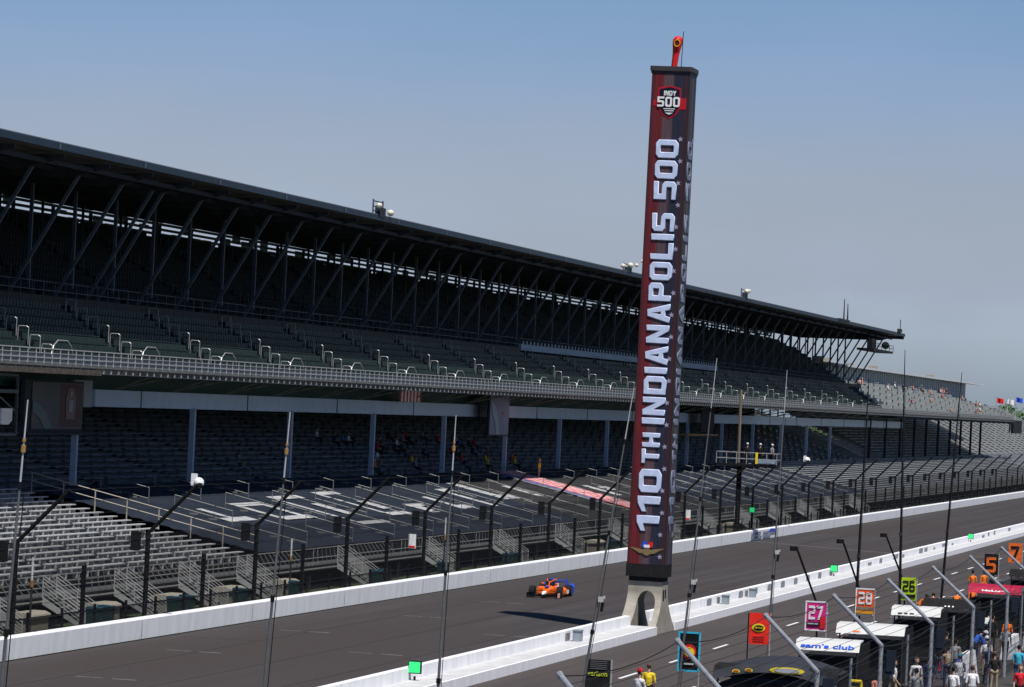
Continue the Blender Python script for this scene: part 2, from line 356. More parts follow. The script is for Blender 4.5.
for yy, a, b in ((296, .5, .7), (303, .46, .8), (312, .5, .84), (318, .45, .7), (330, .46, .84), (334, .5, .8), (341, .5, .66), (348, .55, .8), (356, .5, .64), (384, .48, .7), (390, .5, .84), (396, .5, .86), (412, .5, .8)):
    om.box(-36.39, -36.36, yy, yy + random.uniform(1.2, 4), a, b)
part('wall_opening', om, WALLD, t)
for k, (y, lab) in enumerate(((183.2, 'small grey box on the wall ledge left of the pylon'), (226.6, 'small grey box on the wall ledge right of the pylon'), (236.8, 'second small grey box on the ledge right of the pylon'))):
    m = MB().box(-36.1, -35.75, y - .35, y + .35, .424, .92).box(-36.14, -35.71, y - .39, y + .39, .92, .96)
    solo('equipment_box', m, [mat('grey equipment box', (0.25, 0.29, 0.33), 0.5)], lab, 'box', 'equipment boxes on the inner wall', (-36, y, .42))
def signal(x, y, z, lab):
    t = thing('signal_lamp', lab, 'signal lamp', (x, y, z - .25), 'green signal lamps round the track')
    part('housing', MB().box(x - .25, x + .25, y, y + .16, z - .24, z + .26).box(x - .04, x + .04, y + .02, y + .1, z - .5, z - .34), BLK, t)
    part('lamp_face', MB().box(x - .22, x + .22, y - .03, y - .002, z - .2, z + .22), GLOW, t)
    for ch in t.children:
        if ch.name.startswith('housing'): pass
signal(-36.15, 151.7, .93, 'green lit signal panel on the inner wall nearest the camera')
signal(-36.15, 275.1, .93, 'green lit signal panel on the inner wall above the pit signs')
signal(-36.15, 370.7, .93, 'green lit signal panel on the inner wall at the far right')
signal(-53.9, 352.7, 2.75, 'green lit signal lamp on the fence below the starter stand')

# ------------------------------------------------------------------ scoring pylon
PX0, PX1, PY0, PY1 = -36.98, -35.02, 200.6, 202.5
ZB, ZT = 2.95, 28.52
t = thing('scoring_pylon', 'tall square dark red and navy pylon with vertical white lettering beside the wall', 'pylon', (-35.84, 201.6, 0))
def yfront(z):
    k = max(0, 1 - z / 2.1); return 200.75 - 2.5 * k ** 1.9
bm_ = MB()
X0, X1 = -36.88, -35.12
AL, AR, AT = -36.36, -35.42, 2.15
zs = [0, .25, .5, .75, 1.0, 1.25, 1.5, 1.7, 1.85, 1.95, 2.03, 2.1, 2.15]
def arch(z):
    if z <= 1.5:
        k = 1 - z / 1.5; return AL - .05 * k, AR + .05 * k
    k = math.sqrt(max(0, 1 - ((z - 1.5) / .65) ** 2)); c = (AL + AR) / 2; return c - (c - AL) * k, c + (AR - c) * k
for side in (0, 1):
    secs = []
    for z in zs:
        a, b = arch(z); xl, xr = (X0 - .12 * (1 - z / 2.15), a) if side == 0 else (b, X1 + .06 * (1 - z / 2.15))
        yf = yfront(z); yb = 403.2 - yf
        secs.append([(xl, yf, z), (xr, yf, z), (xr, yb, z), (xl, yb, z)])
    bm_.loft(secs, cap=False)
bm_.box(X0, X1, 200.75, 202.45, 2.15, 2.62)
part('concrete_base', bm_, PCONC, t)
part('base_slot', MB().box(X1 + .001, X1 + .02, 201.0, 201.35, 1.65, 2.2).box(X1 + .001, X1 + .02, 201.6, 201.9, 1.75, 2.2), BLK, t)
part('lower_collar', MB().box(PX0 + .12, PX1 - .12, PY0 + .12, PY1 - .12, 2.62, ZB + .1).box(PX0 - .03, PX1 + .03, PY0 - .03, PY1 + .03, ZB - .1, ZB + .55), BLKC, t)
# LED face: printed bands red / faded / navy across the face
def pylon_mat(name, axis, cols):
    m = bpy.data.materials.new(name); m.use_nodes = True; n = m.node_tree.nodes; l = m.node_tree.links
    b = n['Principled BSDF']; b.inputs['Roughness'].default_value = 0.55
    tcx = n.new('ShaderNodeTexCoord'); sp = n.new('ShaderNodeSeparateXYZ'); l.new(tcx.outputs['Generated'], sp.inputs[0])
    r = n.new('ShaderNodeValToRGB'); r.color_ramp.interpolation = 'EASE'
    el = r.color_ramp.elements; el[0].position = cols[0][0]; el[0].color = (*cols[0][1], 1); el[1].position = cols[-1][0]; el[1].color = (*cols[-1][1], 1)
    for p, c in cols[1:-1]: q = el.new(p); q.color = (*c, 1)
    l.new(sp.outputs[axis], r.inputs[0])
    wv = n.new('ShaderNodeTexWave'); wv.wave_type = 'BANDS'; wv.bands_direction = 'XYZ'[axis] if axis < 2 else 'Z'
    mpx = n.new('ShaderNodeMapping'); mpx.inputs['Scale'].default_value = (9, 9, 0.4); l.new(tcx.outputs['Generated'], mpx.inputs[0]); l.new(mpx.outputs[0], wv.inputs[0])
    wv.inputs['Scale'].default_value = 1.0; wv.inputs['Distortion'].default_value = 1.5
    nz_ = n.new('ShaderNodeTexNoise'); nz_.inputs['Scale'].default_value = 3; mp2 = n.new('ShaderNodeMapping'); mp2.inputs['Scale'].default_value = (6, 6, 3); l.new(tcx.outputs['Generated'], mp2.inputs[0]); l.new(mp2.outputs[0], nz_.inputs['Vector'])
    mr = n.new('ShaderNodeMapRange'); mr.inputs[3].default_value = 0.55; mr.inputs[4].default_value = 1.15; l.new(wv.outputs['Fac'], mr.inputs[0])
    mr2 = n.new('ShaderNodeMapRange'); mr2.inputs[1].default_value = .3; mr2.inputs[2].default_value = .7; mr2.inputs[3].default_value = 0.6; mr2.inputs[4].default_value = 1.25; l.new(nz_.outputs['Fac'], mr2.inputs[0])
    mu = n.new('ShaderNodeMath'); mu.operation = 'MULTIPLY'; l.new(mr.outputs[0], mu.inputs[0]); l.new(mr2.outputs[0], mu.inputs[1])
    mxx = n.new('ShaderNodeMix'); mxx.data_type = 'RGBA'; mxx.blend_type = 'MULTIPLY'; mxx.inputs[0].default_value = 1
    l.new(r.outputs[0], mxx.inputs[6]); l.new(mu.outputs[0], mxx.inputs[7]); l.new(mxx.outputs[2], b.inputs['Base Color'])
    return m
dr, dr2, fd, nv, bk = (0.14, 0.004, 0.009), (0.05, 0.004, 0.008), (0.10, 0.055, 0.068), (0.012, 0.012, 0.035), (0.012, 0.010, 0.014)
PF = pylon_mat('pylon front print', 0, [(0.0, dr2), (0.12, dr), (0.30, dr), (0.36, fd), (0.56, fd), (0.62, nv), (0.86, nv), (0.92, dr2), (1, bk)])
PS = pylon_mat('pylon side print', 1, [(0.0, bk), (0.2, dr2), (0.3, bk), (0.55, fd), (0.7, nv), (1, nv)])
part('screen_core', MB().box(PX0 + .02, PX1 - .02, PY0 + .02, PY1 - .02, ZB + .3, ZT), BLK, t)
part('front_screen', MB().box(PX0, PX1, PY0 - .02, PY0 + .015, ZB + .55, ZT), PF, t)
part('side_screen', MB().box(PX1 - .015, PX1 + .02, PY0 - .015, PY1, ZB + .55, ZT), PS, t)
part('top_cap', MB().box(PX0 - .05, PX1 + .05, PY0 - .05, PY1 + .05, ZT, ZT + .12).prism([(PX0 - .1, PY0 - .04), (PX0 - .04, PY0 - .1), (PX1 + .04, PY0 - .1), (PX1 + .1, PY0 - .04), (PX1 + .1, PY1 + .04), (PX1 + .04, PY1 + .1), (PX0 - .04, PY1 + .1), (PX0 - .1, PY1 + .04)], 'z', ZT + .12, ZT + .36), mat('pylon cap', (0.05, 0.045, 0.05), 0.5), t)
YF = PY0 - .045
# words, bottom to top: 110 TH INDIANAPOLIS 500
for txt, z0, z1, hh, xo in (('110', 5.2, 8.3, 1.12, .42), ('TH', 8.65, 10.15, .86, .50), ('INDIANAPOLIS', 10.65, 21.35, 1.12, .42), ('500', 22.1, 25.1, 1.12, .42)):
    lettering('lettering', glyph_mesh(txt, hh, z1 - z0, .012, .03, 1.0), WLET, t, (PX0 + xo + hh, YF, z0), (0, 0, 1), (-1, 0, 0))
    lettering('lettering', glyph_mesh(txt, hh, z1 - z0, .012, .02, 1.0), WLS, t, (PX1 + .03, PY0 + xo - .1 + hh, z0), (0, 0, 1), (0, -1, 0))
def star(mb, cx, cz, r, plane, a0=0.0, mi=0):
    pts = []
    for k in range(10):
        rr = r if k % 2 == 0 else r * .42; a = math.pi / 2 + a0 + k * math.pi / 5; pts.append((cx + rr * math.cos(a), cz + rr * math.sin(a)))
    if plane == 'y': mb.prism(pts, 'y', YF + .012, YF + .03, mi)
    else: mb.prism(pts, 'x', PX1 + .018, PX1 + .035, mi)
z = 3.9; k = 0
while z < 26.2:
    STM = mat('printed star', (0.30, 0.30, 0.42), 0.6)
    sm = MB(); star(sm, PX0 + 1.68 - .04 * (k % 2), z, .15, 'y', .2); part('star_print', sm, STM, t)
    if k % 2: sm = MB(); star(sm, PY0 + 1.6, z, .14, 'x'); part('star_print', sm, STM, t)
    z += 1.12; k += 1
# emblem near the top
cx, cz = PX0 + .98, 27.05
em = part('top_emblem', MB().prism([(cx - .62, cz + .72), (cx, cz + .85), (cx + .56, cz + .72), (cx + .6, cz - .2), (cx + .35, cz - .65), (cx, cz - .85), (cx - .35, cz - .65), (cx - .6, cz - .2)], 'y', YF + .005, YF + .03).box(cx + .5, cx + .86, YF + .007, YF + .028, cz - .35, cz + .22).box(cx - .84, cx - .5, YF + .007, YF + .028, cz - .2, cz + .1), mat('emblem red', (0.42, 0.01, 0.02), 0.5), t)
part('emblem_field', MB().prism([(cx - .54, cz + .65), (cx, cz + .77), (cx + .49, cz + .65), (cx + .52, cz - .18), (cx + .3, cz - .58), (cx, cz - .76), (cx - .3, cz - .58), (cx - .52, cz - .18)], 'y', YF - .012, YF + .003), mat('emblem navy', (0.01, 0.013, 0.03), 0.5), em)
lettering('emblem_lettering', glyph_mesh('INDY', .24, .62, .01, .004), WHT, em, (cx - .3, YF - .025, cz + .33), (1, 0, 0), (0, 0, 1))
lettering('emblem_lettering', glyph_mesh('500', .5, 1.15, .01, .006), WHT, em, (cx - .62, YF - .028, cz - .24), (1, 0, 0), (0, 0, 1))
part('emblem_ribbon', MB().box(cx - .3, cx + .3, YF - .022, YF - .013, cz - .36, cz - .32).box(cx - .24, cx + .24, YF - .022, YF - .013, cz - .46, cz - .42).prism([(cx - .22, cz - .54), (cx + .22, cz - .54), (cx, cz - .64)], 'y', YF - .022, YF - .013), WHT, em)
# winged wheel at the foot
cx, cz = PX0 + 1.0, 4.28
wg = MB()
for s in (-1, 1):
    for j in range(4):
        wg.prism([(cx + s * .1, cz - .12 - .05 * j), (cx + s * (.86 - .13 * j), cz + .0 - .07 * j), (cx + s * (.8 - .13 * j), cz + .05 - .07 * j), (cx + s * .1, cz - .06 - .05 * j)], 'y', YF - .004 - .004 * j, YF + .01)
wg.prism([(cx + .2 * math.cos(a * math.pi / 6), cz - .15 + .2 * math.sin(a * math.pi / 6)) for a in range(12)], 'y', YF - .028, YF + .0)
em2 = part('winged_emblem', wg, mat('bronze print', (0.20, 0.15, 0.07), 0.5), t)
part('emblem_flag', MB().prism([(cx - .28, cz + .1), (cx - .02, cz), (cx + .02, cz + .3), (cx - .2, cz + .4)], 'y', YF - .03, YF - .01, 0).prism([(cx + .0, cz), (cx + .3, cz + .1), (cx + .3, cz + .38), (cx + .06, cz + .3)], 'y', YF - .034, YF - .012, 1).box(cx - .16, cx + .14, YF - .044, YF - .036, cz + .06, cz + .2, 2), [BLUE, RED, WHT], em2)
t.rotation_euler = (0, R(.3), 0)
# furled red sleeve on top
tt = thing('top_beacon', 'red furled sleeve standing on a thin rod on top of the pylon', 'beacon', (-35.84, 201.6, ZT + .4))
m = MB()
secs = []
for z, r in ((0, .15), (.35, .155), (.75, .17), (1.05, .21), (1.3, .25), (1.48, .24), (1.6, .17), (1.65, .05)):
    secs.append([(-36.05 + .1 * z + r * math.cos(a * math.pi / 8) * (1 + .06 * (a % 2)), 201.6 + r * math.sin(a * math.pi / 8), ZT + .36 + z) for a in range(16)])
m.loft(secs); part('sleeve', m, RED, tt)
part('ring', MB().path([(-35.9 + .15 * math.cos(a * math.pi / 8), 201.33, ZT + 1.62 + .17 * math.sin(a * math.pi / 8)) for a in range(17)], .028), AMB, tt)
part('opening', MB().prism([(-35.9 + .13 * math.cos(a * math.pi / 8), ZT + 1.62 + .15 * math.sin(a * math.pi / 8)) for a in range(16)], 'y', 201.34, 201.5), mat('sleeve inside', (0.12, 0.01, 0.01), 0.8), tt)
part('rod', MB().bar((-35.66, 201.5, ZT + .36), (-35.62, 201.5, ZT + 2.25), .022), STEELD, tt)

tt.location = (-35.69, 201.6, ZT + .4)
# ------------------------------------------------------------------ covered grandstand
YA, YE = 150.0, 596.0
XD = -70.6; PIT_D, RIS = .7, .47
gs = thing('grandstand', 'long two tier grandstand with a flat dark cantilever roof', 'grandstand', (-78, 350, 0))
rf = part('roof', MB().prism([(-87.4, 23.45), (-70.13, 23.9), (-70.13, 24.05), (-87.4, 23.62)], 'y', YA, YE + 6), [ROOF], gs)
part('roof_sheet', MB().prism([(-87.6, 23.9), (-70.0, 24.25), (-70.0, 24.3), (-87.6, 24.0)], 'y', YA, YE + 6.3), ROOFT, rf)
part('roof_edge', MB().box(-70.12, -69.96, YA, YE + 6.2, 23.86, 24.24).box(-87.5, -70.12, YE + 6, YE + 6.2, 23.45, 23.95), ROOFE, rf)
spm = MB().box(-69.95, -69.92, 0, .25, 23.88, 24.2).mesh('splice_plate', STEEL); y = 190.0
while y < YE: link('splice_plate', spm, rf, (78, y - 350, 0)); y += 15.3
pur = MB()
for x in (-71.2, -73.4, -75.6, -77.8, -80, -82.4, -84.8): pur.box(x - .09, x + .09, YA, YE, 23.2, 23.44)
part('purlins', pur, STEELD, rf)
n = int((YE - 159) // 8) + 1
SY = [YE - 5 - 8 * k for k in range(n)][::-1]
SY = [y for y in SY]
off = (231.0 - SY[0]) % 8
SY = [SY[0] + off - 8 + 8 * k for k in range(n + 1) if SY[0] + off - 8 + 8 * k < YE - 1]
raf = MB().prism([(-87.2, 23.25), (-84.5, 22.85), (-72.2, 22.95), (-70.2, 23.5), (-70.2, 23.7), (-87.2, 23.4)], 'y', -.12, .12).mesh('rafter', STEELD)
stt = MB().bar((-75.8, 0, 16.4), (-72.0, 0, 23.05), .13, 4).mesh('strut', STEEL)
col = MB().box(-77.6, -77.4, -.1, .1, 15.6, 23.0).mesh('column', STEEL)
colb = MB().box(-87.2, -87.0, -.12, .12, 11, 23.0).box(-82.4, -82.25, -.07, .07, 18.5, 23).mesh('column', STEELD)
for y in SY:
    for nm, me in (('rafter', raf), ('strut', stt), ('column', col), ('back_column', colb)):
        link(nm, me, gs, (78, y - 350, 0))
link('strut', stt, gs, (78, 233.0 - 350 - 4.1, 0)); 
# back wall of slats: open to the sky between pale louvres
bw = MB()
for z in (21.75, 22.08, 22.42, 22.78, 23.15): bw.box(-87.55, -87.5, YA, YE - 12, z - .1, z + .1)
part('back_louvre', bw, STEEL, gs)
rr = random.Random(3); PANM = {h_: MB().box(-87.85, -87.8, 0, 2.2, 0, h_).mesh('back_panel', SLAT) for h_ in (.3, .7, 1.1)}
for y in SY[:-2]:
    for k in range(3):
        if rr.random() < .8: link('back_panel', PANM[rr.choice((.3, .3, .7, 1.1))], gs, (78, y + k * 2.7 - 350, 21.9 + rr.choice((0, .4, .8))))
# raked deck
prof = [(-70.2, 12.2)]
x, z = XD, 12.3; prof.append((XD, 12.3))
rows = []
for k in range(7):
    rows.append((x, z)); prof.append((x, z)); x -= PIT_D; prof.append((x, z)); z += RIS
z -= RIS
xa = x; za = z                      # cross aisle in front of the strut feet
z = 15.8; prof.append((x, z)); x -= 1.3; prof.append((x, z))
rows2 = []
for k in range(12):
    z += RIS; prof.append((x, z)); rows2.append((x, z)); x -= .76; prof.append((x, z))
prof += [(x, z - .6), (-76.2, 14.4), (-75.5, 12.5), (-70.2, 12.05)]
pr2 = [p for i, p in enumerate(prof) if i == 0 or p != prof[i - 1]]
part('deck', MB().prism(pr2, 'y', YA, YE - 2), DECKC, gs)
XB, ZBK = x, z
# upper deck back boxes: dark stands and enclosures behind the seats
rr = random.Random(5); POSTM = MB().box(-.03, .03, 0, .06, 0, 1.8).mesh('seat_post', BLKC)
for y in SY[:-1]:
    h = ZBK + .1 + rr.uniform(0, .55); part('rear_enclosure', MB().box(-86.8, -85.9, y + .3, y + 5.4 + rr.uniform(0, 2), ZBK - .5, h), BLKC, gs)
    link('seat_post', POSTM, gs, (78 - 79 - 1.9 * rr.randint(0, 3), y + 3 - 350, 17.0))
part('cross_aisle_wall', MB().box(-75.62, -75.5, YA, 352, 15.7, 16.3), BLK, gs); part('cross_aisle_wall', MB().box(-75.62, -75.5, 462, YE, 15.7, 16.3), BLK, gs)  # black stands in for the deep shade along the aisle
cw = MB().box(-75.7, -75.45, 352, 462, 16.05, 16.6); y = 352.5
while y < 461: cw.box(-75.44, -75.4, y, y + .5, 16.62, 16.9); y += 1.6
part('pale_barrier', cw, mat('pale blue barrier', (0.30, 0.37, 0.43), 0.6, emit=0), gs, label='pale blue barrier along the cross aisle')
cr = MB()
for z in (16.6, 17.1): cr.bar((-75.5, YA, z), (-75.5, YE, z), .025, 4)
y = YA
while y < YE: cr.bar((-75.5, y, 15.6), (-75.5, y, 17.1), .025, 4); y += 2.0
part('cross_aisle_rail', cr, STEEL, gs)
# front walkway and guardrail
part('walkway', MB().box(-70.6, -69.5, 128, 790, 12.12, 12.28).box(-69.56, -69.46, 128, 790, 12.18, 12.3), mat('walkway edge', (0.13, 0.13, 0.125), 0.8, var=0.25, scale=1.5), gs)
part('walkway_lip', MB().box(-71.2, -69.3, 128, 212.5, 11.78, 12.08), mat('rusty edge', (0.075, 0.065, 0.055), 0.9, var=0.5, scale=3), gs)
bk_ = MB(); y = 150.0
while y < 790: bk_.box(-70.9, -69.5, y, y + .2, 11.9, 12.12); y += 1.35
bk_.bar((-69.6, 150, 11.88), (-69.6, 790, 11.88), .03, 4)
part('bracket', bk_, mat('bracket steel', (0.30, 0.29, 0.27), 0.7, var=0.3, scale=4), gs)
gr = MB()
for z in (12.6, 12.86, 13.1): gr.bar((-69.55, 0, z), (-69.55, 16, z), .028 if z < 13 else .04, 4)
for k in range(12): gr.bar((-69.55, .66 + k * 1.333, 12.2), (-69.55, .66 + k * 1.333, 13.1), .035, 4)
grm = gr.mesh('guardrail', RAIL)
gin = MB().box(-69.60, -69.585, 0, 16, 12.32, 12.82).mesh('guardrail_infill', RAILM)
k = 0; y = 144.0
while y < 784:
    g = link('guardrail', grm, gs, (78, y - 350, 0)); link('guardrail_infill', gin, g); y += 16
# beam, green fascia and lower columns
bf = MB().box(-75.25, -75.0, 229, 648, 9.95, 10.98)
part('fascia_beam', bf, BEAM, gs)
spn = MB().box(-74.99, -74.95, 0, .12, 9.93, 11.0).mesh('beam_stiffener', STEEL); y = 238.0
while y < 645: link('beam_stiffener', spn, gs, (78, y - 350, 0)); y += 24
part('green_fascia', MB().box(-75.6, -75.45, 212, 430, 10.98, 12.5), GREENP, gs)
part('white_panel', MB().box(-75.3, -75.0, 225, 228.4, 9.9, 11.5), SLAT, gs)
kbm = MB().bar((-75.2, 0, 11.0), (-71.2, .2, 12.0), .07, 4).bar((-75.2, 0, 11.0), (-73, 2.4, 12.1), .05, 4).mesh('knee_brace', mat('brace steel', (0.22, 0.22, 0.19), 0.7, var=0.4)); y = 233.0
while y < 640: link('knee_brace', kbm, gs, (78, y - 350, 0)); y += 12
lc = MB().box(-75.2, -74.86, -.18, .18, 4.9, 10.0).mesh('lower_column', COLM)
lc2 = MB().bar((-75.0, 0, 0), (-75.0, 0, 11.8), .22, 8).mesh('lower_column', STEELD)
for k in range(-2, 15): link('lower_column', lc, gs, (78, 225.6 + 23.9 * k - 350, 0))
for k, y in enumerate((205, 605, 625, 645, 665, 683, 702, 722, 741, 760, 779)): link('lower_column', lc2, gs, (78, y - 350, 0))
part('soffit', MB().box(-88, -69.8, 600, 790, 11.5, 11.7), STEELD, gs)
part('rear_wall', MB().box(-92.3, -92.0, 130, 600, 0, 14).box(-92.0, -86.5, 150, 596, 12.4, 12.6), BLKC, gs)

# seating blocks of the upper deck (one between each pair of aisles)
srow = MB()
nseat = 26
for k in range(nseat):
    y = .75 + k * .56
    srow.box(-.62, -.57, y, y + .44, .40, .74); srow.box(-.57, -.2, y + .02, y + .44, .34, .40)
srow.box(-.5, -.42, .7, .75 + nseat * .56, .0, .34)
srowm = srow.mesh('seat_row', SEATG); srowm2 = srow.mesh('seat_row', mat('shade darkened seat plastic', (0.004, 0.007, 0.010), 0.6, var=0.2))  # rear copy of the seat green, with roof shade darkened into its colour
lp = MB().path([(0, 0, 0), (0, 0, .95), (-.12, 0, 1.02), (-.55, 0, 1.02), (-.6, 0, .9), (-.6, 0, .1)], .021, 5).mesh('handrail', RAIL)
lpd = MB().path([(0, 0, 0), (0, 0, .95), (-.12, 0, 1.02), (-.55, 0, 1.02), (-.6, 0, .9), (-.6, 0, .1)], .028, 5).mesh('handrail', STEEL)
arc = MB().path([(0, -2.2, 0), (0, -1.5, 1.0), (0, -.8, 1.3), (0, .8, 1.3), (0, 1.5, 1.0), (0, 2.2, 0)], .03, 5).box(-.03, .03, -.5, .5, .05, .35).mesh('stair_arch', RAIL)
cnt = 0
AY0 = 223.9 - 16.25 * 3
k = 0
while True:
    y = AY0 + 16.25 * k
    if y + 15 > YE: break
    vis = k >= 1
    lab = ('%s block of dark green seats from the left end of the covered upper deck' % ordinal(k)) if vis else 'block of dark green seats just beyond the left edge of the covered upper deck'
    b = thing('seating_block', lab, 'seating block', (XD, y, 12.3), 'seat blocks on the covered upper deck')
    for i, (rx, rz) in enumerate(rows): link('seat_row', srowm, b, (rx - XD, 0, rz - 12.3))
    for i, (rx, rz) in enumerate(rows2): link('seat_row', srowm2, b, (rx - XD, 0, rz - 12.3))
    for i, (rx, rz) in enumerate(rows): link('handrail', lp, b, (rx - XD, 0, rz - 12.3 + .05))
    for i in range(0, 12, 2): link('handrail', lpd, b, (rows2[i][0] - XD, 0, rows2[i][1] - 12.3))
    link('stair_arch', arc, b, (.05, 1.6, .02))
    k += 1
# open upper deck further along, with the suites behind
og = thing('open_upper_deck', 'open sunlit upper deck of pale seats beyond the covered grandstand', 'grandstand', (-78, 690, 0))
pr3 = [(-69.7, 11.95)]; x, z = -70.6, 12.05; r3 = []
for k in range(9):
    pr3.append((x, z)); r3.append((x, z)); x -= 1.0; pr3.append((x, z)); z += .5
pr3 += [(x, z - 1.0), (-72, 11.6), (-69.7, 11.5)]
part('deck', MB().prism(pr3, 'y', YE - 1.9, 785), DECKC, og)
srf = MB()
for k in range(18):
    y = .9 + k * .78
    srf.box(-.72, -.64, y, y + .55, .34, .9); srf.box(-.64, -.2, y + .02, y + .5, .34, .42)
srfm = srf.mesh('seat_row', mat('pale grey seat', (0.30, 0.32, 0.31), 0.6, var=0.2, scale=0.5))
for k in range(12):
    y = 594.5 + 15.9 * k
    nrow = 9 if k < 9 else 9 - (k - 8) * 2 + 1
    b = thing('seating_block', '%s pale seat block from the left on the open upper deck' % ordinal(k + 1), 'seating block', (-70.6, y, 12.05), 'pale seat blocks on the open upper deck')
    for i, (rx, rz) in enumerate(r3[:nrow + 1]): link('seat_row', srfm, b, (rx + 70.6, 0, rz - 12.05))
    for i in range(0, nrow, 2): link('handrail', lp, b, (r3[i][0] + 70.6, 0, r3[i][1] - 12.0))
su = thing('suite_building', 'long pale grey suite building with a thin white roof above the open seats', 'building', (-83, 700, 12))
part('wall', MB().box(-88, -80.4, 592, 800, 14, 19.1), mat('suite wall', (0.28, 0.30, 0.33), 0.6, var=0.2), su)
mum = MB().box(-80.4, -80.25, 0, .9, 16.2, 19.1).mesh('mullion', mat('suite mullion', (0.62, 0.64, 0.66), 0.6)); y = 594.0
while y < 798: link('mullion', mum, su, (83, y - 700, -12)); y += 3.1
part('roof', MB().prism([(-90, 19.6), (-78.7, 19.0), (-78.7, 19.3), (-90, 20.0)], 'y', 588, 822), mat('suite roof', (0.60, 0.62, 0.65), 0.6), su)
for y, s in ((603, .8), (612, .7), (640, .4), (672, .5), (760, .4)): part('roof_unit', MB().box(-84, -82.6, y, y + 2.6 * s, 19.5, 19.7 + .9 * s), TAN, su)

# ------------------------------------------------------------------ lower bleachers
def bench(L, m, nm='bench', sup=1.65):
    b = MB().box(-.32, 0, 0, L, .40, .45).box(-.5, -.34, 0.02, L - .02, .1, .13).box(-.62, -.5, 0, L, -.1 + .0, .08)
    y = .4
    while y < L: b.box(-.3, -.04, y, y + .06, -.06, .4); y += sup
    return b.mesh(nm, m)
bA = bench(9.5, ALU); bF = bench(9.5, ALUF); bL = bench(18, ALUF); bS = bench(18, mat('shade darkened bench plank', (0.115, 0.14, 0.175), 0.6, var=0.5, scale=.5), sup=5.9)  # rear planks carry the under-deck shade in a darker, bluer colour
LAB = 10.7
def zlow(x): return 2.0 + (-60.9 - x) * .215
sect = []
for k in range(-7, 1):
    y = 214.6 - LAB + LAB * k
    if y < 138: continue
    sect.append(y)
for i, y in enumerate(sect):
    vis = i >= 2
    lab = ('%s section of silver bench seats from the left, in the sun below the roof' % ordinal(i - 1)) if vis else ('silver bench section off the left edge of the photo, %s' % ordinal(i + 1))
    b = thing('bleacher_section', lab, 'bleachers', (-60.9, y, 2), 'uncovered silver bench sections')
    fr = MB()
    for r_ in range(17):
        x = -.82 * r_; fr.box(x - .82, x, 0, LAB - .6, .215 * .82 * r_ - .16, .215 * .82 * r_ - .1)
    part('framing', fr, mat('grey tread', (0.17, 0.165, 0.155), 0.8, var=.3, scale=2), b, world=False)
    for r_ in range(17):
        link('bench', bA, b, (-.82 * r_, .1, .215 * .82 * r_))
# shaded rear sections behind the columns
RL = 18.2; y = 146.0; i = 0
rearf = MB()
def zrear(r_): return 5.15 + .30 * r_
for q in range(27):
    y = 146.0 + RL * q
    sunny = y > 600
    xo = -76.6
    nr = 16 if y < 600 else 25
    lab = '%s rear bench section from the left, in shade under the upper deck' % ordinal(max(1, q - 2)) if y < 600 else '%s far bench section from the left, behind the dark round columns' % ordinal(q - 24)
    if q < 3: lab = 'rear bench section hidden past the left edge of the photo, %s' % ordinal(q + 1)
    if q > 30: lab = '%s sunlit bench section at the far right end beyond the upper deck' % ordinal(q - 30)
    b = thing('bleacher_section', lab, 'bleachers', (xo, y, 5.15), 'rear bench sections')
    fr = MB()
    for r_ in range(nr): fr.box(-.95 * r_ - .95, -.95 * r_, 0, RL - 1.1, .3 * r_ - .2, .3 * r_ - .12)
    fr.box(-.95 * nr, 0, 0, .1, -5.1, -.2) if False else None
    part('framing', fr, ALUD, b, world=False)
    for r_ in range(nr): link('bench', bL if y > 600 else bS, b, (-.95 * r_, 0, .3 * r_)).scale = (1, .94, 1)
struct_col = None
# middle aisle slab between the front benches and the rear benches
mid = solo('stand_aisle', MB().box(-76.6, -74.9, 130, 760, 4.7, 4.92), CONC2, 'long dark walkway slab along the foot of the columns', 'walkway', None, (-75.7, 300, 4.7))
mid['kind'] = 'structure'
# far front sections, right of the last tarpaulin
for q in range(16):
    y = 488 + RL * q
    b = thing('bleacher_section', '%s grey bench section right of the navy covers' % ordinal(q + 1), 'bleachers', (-60.9, y, 2), 'far grey bench sections')
    fr = MB()
    for r_ in range(17):
        x = -.82 * r_; fr.box(x - .82, x, 0, RL - .8, .215 * .82 * r_ - .16, .215 * .82 * r_ - .1)
    part('framing', fr, ALUD, b, world=False)
    for r_ in range(17): link('bench', bL, b, (-.82 * r_, 0, .215 * .82 * r_)).scale = (1, .94, 1)

# far stand at the turn, steeper, in full sun
ft = thing('turn_stand', 'steep sunlit grey stand at the far right running on behind the dark round columns', 'grandstand', (-80, 860, 0))
fr = MB()
for r_ in range(26): fr.box(-76.8 - .9 * r_ - .9, -76.8 - .9 * r_, 638, 1080, 4.4 + .42 * r_, 5.0 + .42 * r_)
part('framing', fr, ALUD, ft)
fbl = MB()
for k in range(34):
    for r_ in range(26): fbl.box(-76.8 - .9 * r_ - .5, -76.8 - .9 * r_ - .1, 639 + 13 * k, 650.2 + 13 * k, 5.3 + .42 * r_, 5.42 + .42 * r_)
o = part('bench_rows', fbl, ALUF, ft); o['kind'] = 'stuff'
for k in range(34): part('aisle', MB().prism([(-76.8, 5.1), (-99.5, 15.6), (-99.5, 15.8), (-76.8, 5.3)], 'y', 650.5 + 13 * k, 651.5 + 13 * k), mat('pale aisle', (0.30, 0.30, 0.29), 0.8), ft)
part('front_wall', MB().box(-76.8, -76.5, 638, 1080, 0, 5.0), ALUD, ft)
lw = thing('low_stand', 'low grey bench stand along the track at the far right', 'grandstand', (-66, 900, 0))
fr = MB()
for r_ in range(17): fr.box(-60.9 - .9 * r_ - .9, -60.9 - .9 * r_, 782, 1080, 1.2 + .19 * r_, 1.8 + .19 * r_)
part('framing', fr, ALUD, lw)
